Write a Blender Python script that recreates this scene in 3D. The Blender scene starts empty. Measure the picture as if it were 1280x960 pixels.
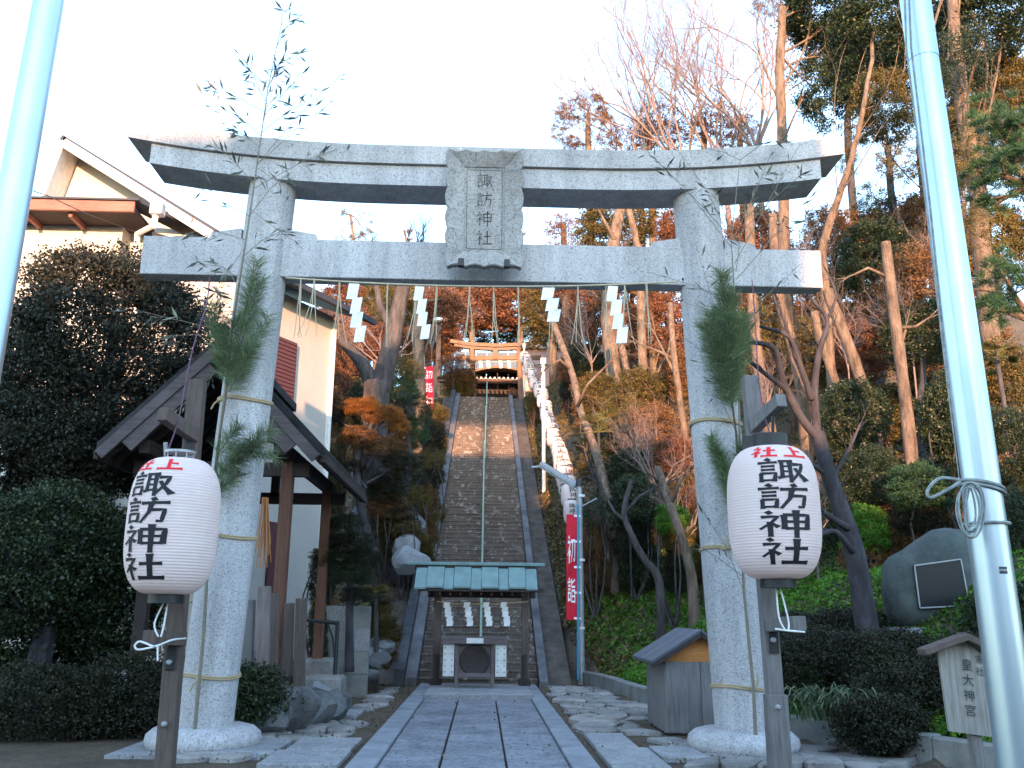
import bpy, math, random
import numpy as np
from mathutils import Vector, Matrix, Quaternion
R = math.radians
rnd = random.Random(7)
rng = np.random.default_rng(7)
scene = bpy.context.scene

# ------------------------------------------------------------------ camera
F_PX, PITCH, YAW, ROLL = 1150.0, R(14.2), R(1.69), R(0.6)
CAM = Vector((0.03, 0.0, 1.5))
fwd = Vector((math.sin(YAW) * math.cos(PITCH), math.cos(YAW) * math.cos(PITCH), math.sin(PITCH)))
r0 = Vector((math.cos(YAW), -math.sin(YAW), 0))
u0 = r0.cross(fwd)
rt = r0 * math.cos(ROLL) + u0 * math.sin(ROLL)
up = u0 * math.cos(ROLL) - r0 * math.sin(ROLL)
cd = bpy.data.cameras.new('camera')
cd.sensor_fit = 'HORIZONTAL'; cd.sensor_width = 36.0; cd.lens = 36.0 * F_PX / 1280.0
cd.clip_start = 0.1; cd.clip_end = 3000
cam = bpy.data.objects.new('camera', cd)
scene.collection.objects.link(cam)
m = Matrix((rt, up, -fwd)).transposed().to_4x4(); m.translation = CAM
cam.matrix_world = m
scene.camera = cam

# ------------------------------------------------------------------ daylight
SUN_EL, SUN_AZ = R(6.5), R(1.5)        # low evening sun right behind the camera
world = bpy.data.worlds.new('World'); scene.world = world; world.use_nodes = True
wn = world.node_tree.nodes; wl = world.node_tree.links
bg = wn['Background']; sky = wn.new('ShaderNodeTexSky'); sky.sky_type = 'NISHITA'; sky.sun_disc = False
sky.sun_elevation = SUN_EL; sky.sun_rotation = math.pi + SUN_AZ
sky.air_density = 1.0; sky.dust_density = 0.35; sky.ozone_density = 2.3
bg.inputs['Strength'].default_value = 0.15
veil = wn.new('ShaderNodeMix'); veil.data_type = 'RGBA'; veil.inputs[0].default_value = .12      # thin bright haze over the whole sky
wl.new(sky.outputs[0], veil.inputs[6]); veil.inputs[7].default_value = (2.45, 2.5, 2.4, 1)
wl.new(veil.outputs[2], bg.inputs['Color'])
sd = bpy.data.lights.new('sun', 'SUN'); sd.energy = 2.0; sd.angle = R(0.5); sd.color = (0.80, 0.43, 0.24)
sun = bpy.data.objects.new('sun', sd); scene.collection.objects.link(sun)
SUN = Vector((-math.sin(SUN_AZ) * math.cos(SUN_EL), -math.cos(SUN_AZ) * math.cos(SUN_EL), math.sin(SUN_EL)))
sun.rotation_euler = SUN.to_track_quat('Z', 'Y').to_euler()
sun.location = (0, -20, 30)
vs = scene.view_settings
vs.view_transform = 'Standard'; vs.look = 'None'; vs.gamma = 1.0; vs.use_curve_mapping = False
vs.exposure = 3.22
scene.cycles.max_bounces = 6; scene.cycles.diffuse_bounces = 3; scene.cycles.transparent_max_bounces = 8

# ------------------------------------------------------------------ pixel rays (photo pixels, 1280 x 960)
def ray(px, py):
    return rt * (px - 640.0) + up * (480.0 - py) + fwd * F_PX
def U(px, py, D):
    d = ray(px, py); return CAM + d * (D / d.y)
def G(px, py, z=0.0):
    d = ray(px, py); return CAM + d * ((z - CAM.z) / d.z)
def mpp(px, py, D):                      # metres per pixel there
    d = ray(px, py); return D / d.y

# ------------------------------------------------------------------ mesh builder
ORG = {}
COL = scene.collection
def worldorg(o):
    return ORG[o.name] if o is not None else Vector((0, 0, 0))
class MB:
    def __init__(s): s.v = []; s.f = []
    def add(s, vs_, fs):
        b = len(s.v); s.v += [tuple(q) for q in vs_]; s.f += [tuple(b + i for i in f) for f in fs]; return s
    def box(s, c, size, rot=None, taper=1.0):
        c = Vector(c); x, y, z = [k / 2 for k in size]
        P = [Vector((sx * x * (taper if sz > 0 else 1), sy * y * (taper if sz > 0 else 1), sz * z)) for sz in (-1, 1) for sy in (-1, 1) for sx in (-1, 1)]
        if rot is not None: P = [rot @ p for p in P]
        return s.add([c + p for p in P], [(0, 2, 3, 1), (4, 5, 7, 6), (0, 1, 5, 4), (2, 6, 7, 3), (0, 4, 6, 2), (1, 3, 7, 5)])
    def bbox(s, x0, x1, y0, y1, z0, z1):
        return s.box(((x0 + x1) / 2, (y0 + y1) / 2, (z0 + z1) / 2), (x1 - x0, y1 - y0, z1 - z0))
    def cbox(s, c, size, ch=0.01, rot=None):     # box with chamfered edges
        x, y, z = [k / 2 for k in size]; ch = min(ch, x * .9, y * .9, z * .9); c = Vector(c)
        P = []; idx = {}
        for sx in (-1, 1):
            for sy in (-1, 1):
                for sz in (-1, 1):
                    for k, q in enumerate(((sx * x, sy * (y - ch), sz * (z - ch)), (sx * (x - ch), sy * y, sz * (z - ch)), (sx * (x - ch), sy * (y - ch), sz * z))):
                        idx[sx, sy, sz, k] = len(P); P.append(Vector(q))
        Fc = []
        for a in (-1, 1):
            for k, order in ((0, lambda p, q: (a, p, q)), (1, lambda p, q: (p, a, q)), (2, lambda p, q: (p, q, a))):
                Fc.append([idx[order(p, q) + (k,)] for p, q in ((-1, -1), (1, -1), (1, 1), (-1, 1))])
        for p in (-1, 1):
            for q in (-1, 1):
                Fc.append([idx[-1, p, q, 1], idx[1, p, q, 1], idx[1, p, q, 2], idx[-1, p, q, 2]])
                Fc.append([idx[p, -1, q, 0], idx[p, 1, q, 0], idx[p, 1, q, 2], idx[p, -1, q, 2]])
                Fc.append([idx[p, q, -1, 0], idx[p, q, 1, 0], idx[p, q, 1, 1], idx[p, q, -1, 1]])
                for r in (-1, 1): Fc.append([idx[p, q, r, 0], idx[p, q, r, 1], idx[p, q, r, 2]])
        out = []
        for f in Fc:
            cen = sum((P[i] for i in f), Vector()) / len(f)
            n = (P[f[1]] - P[f[0]]).cross(P[f[2]] - P[f[0]])
            out.append(f if n.dot(cen) > 0 else f[::-1])
        if rot is not None: P = [rot @ p for p in P]
        return s.add([c + p for p in P], out)
    def beam(s, p0, p1, w, h, upv=(0, 0, 1), ch=0.006):
        p0, p1 = Vector(p0), Vector(p1); d = p1 - p0; L = d.length
        y = d.normalized(); x = y.cross(Vector(upv)).normalized(); z = x.cross(y)
        return s.cbox((p0 + p1) / 2, (w, L, h), ch, Matrix((x, y, z)).transposed())
    def tube(s, pts, rad, n=8, caps=True):
        pts = [Vector(p) for p in pts]; k = len(pts)
        if not hasattr(rad, '__len__'): rad = [rad] * k
        ref = None; rings = []
        for i in range(k):
            t = (pts[min(i + 1, k - 1)] - pts[max(i - 1, 0)]).normalized()
            if ref is None: ref = Vector((1, 0, 0)) if abs(t.x) < .8 else Vector((0, 0, 1))
            a = (ref - t * ref.dot(t)); a = a.normalized() if a.length > 1e-6 else t.orthogonal().normalized()
            ref = a; b = t.cross(a)
            rings.append([pts[i] + (a * math.cos(2 * math.pi * j / n) + b * math.sin(2 * math.pi * j / n)) * rad[i] for j in range(n)])
        vs_ = [p for r in rings for p in r]; fs = []
        for i in range(k - 1):
            for j in range(n):
                fs.append((i * n + j, i * n + (j + 1) % n, (i + 1) * n + (j + 1) % n, (i + 1) * n + j))
        if caps: fs.append(tuple(range(n))[::-1]); fs.append(tuple((k - 1) * n + j for j in range(n)))
        return s.add(vs_, fs)
    def lathe(s, prof, c=(0, 0, 0), n=24, axis=None, caps=True):   # prof: (r, z) bottom to top
        c = Vector(c); M = Matrix.Identity(3) if axis is None else Vector((0, 0, 1)).rotation_difference(Vector(axis)).to_matrix()
        vs_ = [c + M @ Vector((r * math.cos(2 * math.pi * j / n), r * math.sin(2 * math.pi * j / n), z)) for r, z in prof for j in range(n)]
        k = len(prof); fs = [(i * n + j, i * n + (j + 1) % n, (i + 1) * n + (j + 1) % n, (i + 1) * n + j) for i in range(k - 1) for j in range(n)]
        if caps: fs.append(tuple(range(n))[::-1]); fs.append(tuple((k - 1) * n + j for j in range(n)))
        return s.add(vs_, fs)
    def prism(s, poly, vec):        # poly: 3-D outline, extruded by vec
        n = len(poly); vec = Vector(vec); P = [Vector(p) for p in poly]
        nn = Vector()
        for i in range(n): nn += (P[i]-P[0]).cross(P[(i + 1) % n]-P[0])
        if nn.dot(vec) < 0: P = P[::-1]
        return s.add(P + [p + vec for p in P], [tuple(range(n))[::-1], tuple(range(n, 2 * n))] + [(i, (i + 1) % n, n + (i + 1) % n, n + i) for i in range(n)])
    def quad(s, a, b, c, d): return s.add([a, b, c, d], [(0, 1, 2, 3)])
    def build(s, name, mat, parent=None, origin=None, smooth=False, **kw):
        org = worldorg(parent) if parent is not None else Vector(origin if origin is not None else (0, 0, 0))
        me = bpy.data.meshes.new(name)
        me.from_pydata([(x - org.x, y - org.y, z - org.z) for x, y, z in s.v], [], s.f)
        me.materials.append(mat)
        if smooth:
            me.polygons.foreach_set('use_smooth', [True] * len(me.polygons))
            if smooth == 'auto': me.set_sharp_from_angle(angle=R(40))
        me.update()
        return link(name, me, parent, org, **kw)
def link(name, me, parent, org, **kw):
    o = bpy.data.objects.new(name, me); COL.objects.link(o)
    if parent is not None: o.parent = parent
    else: o.location = org
    ORG[o.name] = org.copy()
    props(o, **kw); return o
def props(o, label=None, cat=None, group=None, kind=None):
    if label: o['label'] = label
    if cat: o['category'] = cat
    if group: o['group'] = group
    if kind: o['kind'] = kind
    return o
def thing(name, loc, label=None, cat=None, group=None, kind=None):
    o = bpy.data.objects.new(name, None); COL.objects.link(o); o.location = loc; o.empty_display_size = .2
    ORG[o.name] = Vector(loc); return props(o, label, cat, group, kind)
def dup(o, loc=None, rotz=None, scale=None, parent=None, **kw):
    c = o.copy(); COL.objects.link(c); c.parent = parent
    if loc is not None: c.location = loc; ORG[c.name] = Vector(loc)
    if rotz is not None: c.rotation_euler = (0, 0, rotz)
    if scale is not None: c.scale = scale if hasattr(scale, '__len__') else (scale,) * 3
    for ch in o.children: dup(ch, parent=c)
    props(c, **kw); return c

# ------------------------------------------------------------------ materials
class NT:
    def __init__(s, name):
        s.m = bpy.data.materials.new(name); s.m.use_nodes = True
        s.n = s.m.node_tree.nodes; s.l = s.m.node_tree.links; s.b = s.n['Principled BSDF']
        s.tc = s.n.new('ShaderNodeTexCoord')
    def co(s, scale=(1, 1, 1), src='Object'):
        if not hasattr(s, 'g'): s.g = s.n.new('ShaderNodeNewGeometry')
        mp = s.n.new('ShaderNodeMapping'); mp.inputs['Scale'].default_value = scale
        s.l.new(s.g.outputs['Position'], mp.inputs['Vector']); return mp.outputs[0]
    def noise(s, scale, detail=5, rough=.6, stretch=(1, 1, 1), src='Object'):
        t = s.n.new('ShaderNodeTexNoise'); t.inputs['Scale'].default_value = scale; t.inputs['Detail'].default_value = detail
        t.inputs['Roughness'].default_value = rough; s.l.new(s.co(stretch, src), t.inputs['Vector']); return t.outputs['Fac']
    def ramp(s, fac, stops, const=False):
        r = s.n.new('ShaderNodeValToRGB'); e = r.color_ramp.elements
        if const: r.color_ramp.interpolation = 'CONSTANT'
        while len(e) < len(stops): e.new(.5)
        for k, (p, c) in enumerate(stops):
            e[k].position = p; e[k].color = (c[0], c[1], c[2], 1) if hasattr(c, '__len__') else (c, c, c, 1)
        s.l.new(fac, r.inputs[0]); return r.outputs[0]
    def mix(s, a, b, fac, mode='MIX'):
        x = s.n.new('ShaderNodeMix'); x.data_type = 'RGBA'; x.blend_type = mode
        for sock, val in ((x.inputs[0], fac), (x.inputs[6], a), (x.inputs[7], b)):
            if hasattr(val, 'is_linked') or hasattr(val, 'links'): s.l.new(val, sock)
            elif hasattr(val, '__len__'): sock.default_value = (val[0], val[1], val[2], 1)
            else: sock.default_value = val
        return x.outputs[2]
    def bump(s, h, strength=.3, dist=.01):
        b = s.n.new('ShaderNodeBump'); b.inputs['Strength'].default_value = strength; b.inputs['Distance'].default_value = dist
        s.l.new(h, b.inputs['Height'])
        if s.b.inputs['Normal'].is_linked: s.l.new(s.b.inputs['Normal'].links[0].from_socket, b.inputs['Normal'])
        s.l.new(b.outputs[0], s.b.inputs['Normal'])
    def out(s, col=None, rough=.8, metal=0, spec=.3):
        if col is not None:
            if hasattr(col, '__len__'): s.b.inputs['Base Color'].default_value = (*col, 1)
            else: s.l.new(col, s.b.inputs['Base Color'])
        if hasattr(rough, 'links'): s.l.new(rough, s.b.inputs['Roughness'])
        else: s.b.inputs['Roughness'].default_value = rough
        s.b.inputs['Metallic'].default_value = metal; s.b.inputs['Specular IOR Level'].default_value = spec
        return s.m
def sc(c, k): return tuple(min(1, x * k) for x in c)
def mottled(name, c, k0=.7, k1=1.25, scale=3, fine=60, rough=.85, bump=.3, dist=.01, stretch=(1, 1, 1), spec=.2, metal=0):
    t = NT(name); a = t.noise(scale, 6, .65, stretch); f = t.noise(fine, 4, .7, stretch)
    col = t.ramp(a, [(.3, sc(c, k0)), (.7, sc(c, k1))])
    col = t.mix(col, t.ramp(f, [(.3, .7), (.7, 1.15)]), .6, 'MULTIPLY')
    t.bump(f, bump, dist); return t.out(col, rough, metal, spec)
def granite(name, c, speck=.25, fine=90, blot=.72):
    t = NT(name)
    v = t.n.new('ShaderNodeTexVoronoi'); v.inputs['Scale'].default_value = fine; t.l.new(t.co(), v.inputs['Vector'])
    f = t.noise(fine * 1.3, 4, .75)
    b = t.ramp(v.outputs['Color'], [(.0, sc(c, speck)), (.22, sc(c, .8)), (.5, c), (1, sc(c, 1.15))])
    b = t.mix(b, t.ramp(f, [(.35, .6), (.55, 1.05)]), .75, 'MULTIPLY')
    w = t.noise(1.3, 6, .7, (1, 1, .35))
    b = t.mix(b, t.ramp(w, [(.35, blot), (.6, 1.04)]), .8, 'MULTIPLY')
    k = t.noise(5, 5, .65, (1, 1, .07)); b = t.mix(b, t.ramp(k, [(.38, .70), (.58, 1.03)]), .55, 'MULTIPLY')
    t.bump(f, .35, .006); return t.out(b, .75, 0, .3)
def wood(name, c, axis='z', rough=.8, k=.55):
    t = NT(name); st = {'x': (.6, 9, 9), 'y': (9, .6, 9), 'z': (9, 9, .6)}[axis]
    a = t.noise(3.5, 8, .7, st); b = t.noise(1.2, 4, .6)
    col = t.ramp(a, [(.25, sc(c, k)), (.5, c), (.75, sc(c, 1.35))])
    col = t.mix(col, t.ramp(b, [(.3, .65), (.7, 1.15)]), .8, 'MULTIPLY')
    t.bump(a, .4, .006); return t.out(col, rough, 0, .2)
def leafmat(name, cols, transl=.25, rough=.55, spec=.35):
    t = NT(name); g = t.n.new('ShaderNodeNewGeometry')
    n = len(cols); c = t.ramp(g.outputs['Random Per Island'], [(i / n, q) for i, q in enumerate(cols)], True)
    w = t.noise(2.3, 4, .65); c = t.mix(c, t.ramp(w, [(.3, .45), (.7, 1.5)]), .85, 'MULTIPLY')
    t.out(c, rough, 0, spec)
    tr = t.n.new('ShaderNodeBsdfTranslucent'); t.l.new(c, tr.inputs[0])
    mx = t.n.new('ShaderNodeMixShader'); mx.inputs[0].default_value = transl
    o = t.n['Material Output']; t.l.new(t.b.outputs[0], mx.inputs[1]); t.l.new(tr.outputs[0], mx.inputs[2]); t.l.new(mx.outputs[0], o.inputs[0])
    return t.m
def plain(name, c, rough=.6, spec=.4, metal=0):
    t = NT(name); a = t.noise(8, 4); col = t.ramp(a, [(.3, sc(c, .85)), (.7, sc(c, 1.1))])
    return t.out(col, rough, metal, spec)
M = {}
M['granite'] = granite('torii_granite', (.53, .52, .535), .35, 70)
M['granite_groove'] = granite('dark_strip_granite', (.27, .27, .26), .3, 80)  # darker granite for the strip between the two lintels
M['plaque'] = granite('plaque_stone', (.40, .39, .385), .4, 55)
M['engraved'] = plain('engraved_letters', (.045, .042, .04), .8)
M['slab'] = granite('paving_granite', (.25, .265, .30), .25, 26, .5)
M['slab2'] = granite('paving_granite_pale', (.33, .335, .35), .4, 55)
M['kerb'] = mottled('kerb_stone', (.25, .27, .30), .7, 1.2, 2.5, 70, .8, .25, .006)
M['cobble'] = mottled('field_stone', (.27, .26, .25), .55, 1.3, 2.2, 30, .85, .5, .015)
M['cobble2'] = mottled('field_stone_pale', (.36, .34, .32), .6, 1.2, 3, 35, .85, .5, .015)
M['rock'] = mottled('dark_rock', (.13, .135, .14), .45, 1.6, 2.5, 25, .8, .6, .03)
M['rock2'] = mottled('pale_rock', (.25, .26, .28), .55, 1.3, 1.6, 14, .85, .6, .04)
M['monument'] = mottled('green_monument_stone', (.075, .092, .09), .6, 1.5, 2, 30, .75, .35, .015)
M['black_stone'] = plain('polished_black_stone', (.012, .013, .016), .35)
def stepmat():
    t = NT('worn_step_stone'); a = t.noise(2.2, 6, .7); f = t.noise(38, 4, .7); l = t.noise(5.0, 9, .75, (1, 1, 1))
    c = t.ramp(a, [(.3, (.10, .078, .066)), (.7, (.17, .135, .115))])
    c = t.mix(c, t.ramp(f, [(.3, .65), (.7, 1.2)]), .8, 'MULTIPLY')
    c = t.mix(c, (.30, .275, .265), t.ramp(l, [(.55, 0), (.60, 1)]))
    t.bump(f, .4, .01); return t.out(c, .88, 0, .15)
M['step'] = stepmat()
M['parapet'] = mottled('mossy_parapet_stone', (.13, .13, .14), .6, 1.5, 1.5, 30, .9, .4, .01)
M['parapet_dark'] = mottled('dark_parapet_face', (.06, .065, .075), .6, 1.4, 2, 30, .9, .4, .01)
M['moss_strip'] = mottled('mossy_brown_edge', (.095, .08, .07), .5, 1.5, 2.5, 25, .95, .6, .02)
M['conc'] = mottled('concrete', (.24, .24, .23), .6, 1.2, 2, 40, .9, .4, .01)
M['wood_dark'] = wood('dark_weathered_wood', (.055, .043, .042), 'y')
M['wood_post'] = wood('grey_brown_post', (.125, .095, .085), 'z')
M['wood_grey'] = wood('silver_grey_wood', (.19, .18, .18), 'z')
M['wood_fence'] = wood('fence_wood', (.20, .165, .16), 'z')
M['wood_brown'] = wood('brown_timber', (.13, .065, .045), 'z')
M['wood_beam'] = wood('roof_barge_wood', (.10, .085, .09), 'x')
M['wood_panel'] = wood('box_wood', (.15, .125, .125), 'x')
M['wood_orange'] = wood('varnished_orange_wood', (.50, .20, .06), 'x', .6, .75)
M['sign_wood'] = wood('faded_sign_wood', (.30, .285, .26), 'z', .85, .45)
M['shingle'] = mottled('dark_roof_shingle', (.035, .034, .038), .6, 1.5, 3, 40, .8, .4, .01)
M['slate'] = mottled('blue_grey_roof_sheet', (.075, .085, .11), .8, 1.2, 3, 40, .55, .2, .005, spec=.5)
M['copper'] = mottled('green_copper_sheet', (.17, .27, .27), .75, 1.15, 4, 50, .6, .15, .004, spec=.4)
M['cream_wall'] = mottled('cream_render', (.44, .41, .385), .9, 1.05, 1, 90, .9, .3, .004)
M['white_wall'] = mottled('white_render', (.52, .50, .46), .92, 1.04, 1, 90, .9, .2, .004)
M['white_trim'] = plain('white_trim', (.75, .74, .72), .5)
M['fascia'] = wood('red_brown_fascia', (.26, .11, .085), 'x', .6)
M['shutter'] = plain('brown_shutter', (.09, .035, .04), .5)
M['roof_dark'] = mottled('dark_house_roof', (.045, .05, .065), .8, 1.2, 3, 40, .6, .2, .006)
M['paper'] = plain('white_paper', (.86, .86, .88), .7)
M['straw'] = plain('straw', (.48, .42, .30), .9)
M['rope'] = plain('straw_rope', (.42, .33, .20), .9)
M['cord'] = plain('white_cord', (.72, .72, .72), .8)
M['cord_purple'] = plain('purple_cord', (.12, .06, .10), .8)
M['halyard'] = mottled('grey_halyard', (.30, .33, .33), .6, 1.3, 20, 120, .9, .4, .004)
M['bamboo'] = plain('dry_bamboo', (.19, .17, .13), .6)
M['bamboo2'] = plain('tan_bamboo', (.22, .16, .11), .6)
M['metal_black'] = plain('black_metal', (.02, .022, .026), .45)
M['metal_grey'] = plain('grey_metal', (.35, .36, .38), .45, .5, .3)
M['rail_green'] = plain('pale_green_rail', (.27, .38, .29), .5)
M['pole_blue'] = plain('blue_pole', (.05, .27, .42), .45)
M['ink'] = plain('black_ink', (.012, .012, .018), .7)
M['ink_faded'] = plain('faded_ink', (.05, .055, .06), .9)
M['ink_red'] = plain('red_ink', (.75, .015, .03), .7)
M['red_cloth'] = plain('red_cloth', (.62, .012, .035), .8)
M['white_cloth'] = plain('white_cloth', (.85, .83, .84), .8)
M['panel_white'] = plain('white_painted_panel', (.62, .62, .60), .6)
M['vermilion'] = mottled('orange_brown_stone', (.22, .135, .09), .8, 1.1, 3, 40, .8, .2, .006)  # even orange-brown for the small upper torii and the porch roof
M['hall_roof'] = mottled('hall_copper_roof', (.13, .155, .17), .8, 1.2, 2, 30, .7, .2, .006)
M['pink_wall'] = plain('pinkish_wall', (.55, .32, .27), .8)
M['ema'] = wood('votive_plaque_wood', (.42, .28, .17), 'x')
M['bark'] = mottled('grey_bark', (.09, .08, .08), .45, 1.5, 6, 30, .95, 1.0, .05, (1, 1, .3))
M['bark_pale'] = mottled('pale_tan_bark', (.17, .125, .095), .4, 1.6, 7, 30, .95, 1.0, .05, (1, 1, .3))
M['bark_dark'] = mottled('dark_bark', (.055, .052, .06), .55, 1.6, 5, 30, .95, .8, .02, (1, 1, .35))
M['twig'] = plain('bare_twig', (.20, .15, .14), .9)
def flagmat():
    t = NT('brushed_steel'); f = t.noise(200, 2, .6, (1, 1, .01)); t.bump(f, .05, .001)
    return t.out(t.ramp(t.noise(1.5, 3), [(.3, (.46, .56, .62)), (.7, (.54, .63, .68))]), .38, .9, .5)
M['steel'] = flagmat()
def lanternpaper():
    t = NT('lantern_paper'); a = t.noise(5, 3); c = t.ramp(a, [(.3, (.88, .71, .68)), (.7, (.90, .76, .73))])  # lamp glow painted into the paper as a warm pink tint
    t.out(c, .75, 0, .15); tr = t.n.new('ShaderNodeBsdfTranslucent'); t.l.new(c, tr.inputs[0])
    mx = t.n.new('ShaderNodeMixShader'); mx.inputs[0].default_value = .3
    o = t.n['Material Output']; t.l.new(t.b.outputs[0], mx.inputs[1]); t.l.new(tr.outputs[0], mx.inputs[2]); t.l.new(mx.outputs[0], o.inputs[0]); return t.m
M['lantern'] = lanternpaper()
L_ = {}
L_['evergreen'] = leafmat('dark_evergreen_leaves', [(.012, .026, .012), (.02, .038, .016), (.032, .05, .018), (.05, .062, .022)], .2, .4)
L_['yew'] = leafmat('yew_foliage', [(.010, .014, .010), (.016, .021, .013), (.024, .028, .016), (.040, .036, .022)], .12, .6)
L_['olive'] = leafmat('olive_leaves', [(.09, .08, .02), (.15, .11, .03), (.20, .12, .035), (.07, .075, .025)], .3)
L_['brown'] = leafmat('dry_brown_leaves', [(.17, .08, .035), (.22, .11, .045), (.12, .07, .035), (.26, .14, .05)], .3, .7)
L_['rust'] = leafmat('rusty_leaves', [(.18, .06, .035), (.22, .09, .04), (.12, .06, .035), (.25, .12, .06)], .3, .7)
L_['orange'] = leafmat('sun_orange_pine', [(.36, .13, .025), (.42, .18, .03), (.22, .11, .03), (.30, .10, .03)], .3)  # evening sun put into the leaf colour of the clipped pine's top
L_['green'] = leafmat('fresh_green_cover', [(.06, .18, .012), (.09, .24, .02), (.04, .13, .015), (.15, .26, .03)], .3)
L_['hedge'] = leafmat('azalea_leaves', [(.013, .018, .010), (.022, .024, .012), (.036, .024, .015), (.024, .034, .013)], .15)
L_['pine'] = leafmat('pine_needles', [(.03, .085, .035), (.045, .11, .04), (.07, .13, .05), (.025, .07, .04)], .2)
L_['pine_cut'] = leafmat('cut_pine_needles', [(.09, .15, .07), (.14, .20, .09), (.22, .26, .13), (.11, .16, .09)], .2)
L_['bambooleaf'] = leafmat('drying_bamboo_leaves', [(.05, .07, .06), (.10, .12, .09), (.17, .18, .13), (.07, .08, .08)], .2)
L_['litter'] = leafmat('leaf_litter', [(.13, .09, .06), (.20, .14, .09), (.09, .07, .05), (.10, .11, .05)], .1, .8)
L_['palm'] = leafmat('palm_fronds', [(.07, .10, .03), (.14, .13, .04), (.20, .14, .05)], .3)

# ------------------------------------------------------------------ fast leaf meshes
def leafmesh(name, P, size, aspect=.45, mat=None, upbias=0.0, jitter=.6, dirs=None, fold=False):
    P = np.asarray(P, dtype=np.float64); n = len(P)
    a = rng.normal(size=(n, 3)) if dirs is None else np.asarray(dirs) + rng.normal(size=(n, 3)) * .25
    a /= np.linalg.norm(a, axis=1)[:, None] + 1e-9
    nn = rng.normal(size=(n, 3)); nn[:, 2] += upbias
    b = np.cross(nn, a); b /= np.linalg.norm(b, axis=1)[:, None] + 1e-9
    s = (size * (1 + jitter * rng.uniform(-1, 1, n)))[:, None] * .5
    V = np.empty((n, 4, 3))
    V[:, 0] = P - a * s; V[:, 1] = P + b * s * aspect - a * s * .1; V[:, 2] = P + a * s; V[:, 3] = P - b * s * aspect - a * s * .1
    me = bpy.data.meshes.new(name)
    me.vertices.add(n * 4); me.vertices.foreach_set('co', V.reshape(-1))
    me.loops.add(n * 4); me.loops.foreach_set('vertex_index', np.arange(n * 4, dtype=np.int32))
    me.polygons.add(n); me.polygons.foreach_set('loop_start', np.arange(0, n * 4, 4, dtype=np.int32))
    me.materials.append(mat); me.update(calc_edges=True)
    return me
def leafobj(name, me, parent, loc=(0, 0, 0), rotz=0, scale=1, **kw):
    o = bpy.data.objects.new(name, me); COL.objects.link(o)
    if parent is not None: o.parent = parent; o.location = Vector(loc) - ORG[parent.name]
    else: o.location = loc
    ORG[o.name] = Vector(loc); o.rotation_euler = (0, 0, rotz); o.scale = scale if hasattr(scale, '__len__') else (scale,) * 3
    return props(o, **kw)
def clumps(n_cl, per, spread=.12, shell=.55, flat=1.0, zmin=-.9, lumps=5):
    """points of a unit crown: clumps of leaves spread in a lumpy shell"""
    d = rng.normal(size=(n_cl * 2, 3)); d /= np.linalg.norm(d, axis=1)[:, None]
    d = d[d[:, 2] > zmin][:n_cl]; n_cl = len(d)
    lc = rng.normal(size=(lumps, 3)); lc /= np.linalg.norm(lc, axis=1)[:, None]
    w = np.max(np.clip(d @ lc.T, 0, 1) ** 4, axis=1)
    r = (shell + (1 - shell) * rng.uniform(0, 1, n_cl) ** .5) * (.72 + .38 * w)
    c = d * r[:, None]; c[:, 2] *= flat
    p = np.repeat(c, per, axis=0) + rng.normal(size=(n_cl * per, 3)) * spread * np.repeat(rng.uniform(.6, 1.3, n_cl), per)[:, None] * np.array([1, 1, .6])
    return p
# ------------------------------------------------------------------ lie of the land
ST_Y0, ST_Y1, SLOPE = 21.4, 50.0, 0.465
TOPZ = (ST_Y1 - ST_Y0) * SLOPE
def sY(y): return min(max((y - ST_Y0) * SLOPE, 0.0), TOPZ)
XK = [(-60, 6.5), (6, 6.5), (9, 5.6), (10.8, 4.8), (12.4, 4.05), (14, 3.6), (17, 3.05), (22, 2.55), (24, 2.1), (200, 2.1)]
def xk(y):
    for (a, p), (b, q) in zip(XK, XK[1:]):
        if y <= b: return p + (q - p) * (y - a) / (b - a)
    return 2.1
def sm(t): t = min(max(t, 0), 1); return t * t * (3 - 2 * t)
def wob(x, y): return .16 * math.sin(x * 1.3 + y * .7) + .12 * math.sin(y * 1.9 - x * .8) + .08 * math.sin(3.1 * x + 2.3 * y)
def H(x, y):
    if y < 3: return 0.0
    s = sY(y)
    if x > 0:
        d = x - xk(y)
        if d <= 0: z = s - (.35 if y > ST_Y0 else 0)
        else:
            z = s + .22 * sm(d / .15) * (1 if y < 24 else 0) + .52 * min(d, 3.2) + .32 * max(min(d - 3.2, 14), 0)
            z += wob(x, y) * sm(d / 2)
    else:
        d = -x - 2.0
        if d <= 0: z = s - (.35 if y > ST_Y0 else 0)
        else: z = max(s - .16 * d, 0) * sm((14 - d) / 10 + .3) + (wob(x, y) * sm(d / 2) if s > .5 else 0)
    if y > 60: z += .36 * min(y - 60, 45) * sm((y - 60) / 10)
    return z if y > 6 else z * (y - 3) / 3

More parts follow.
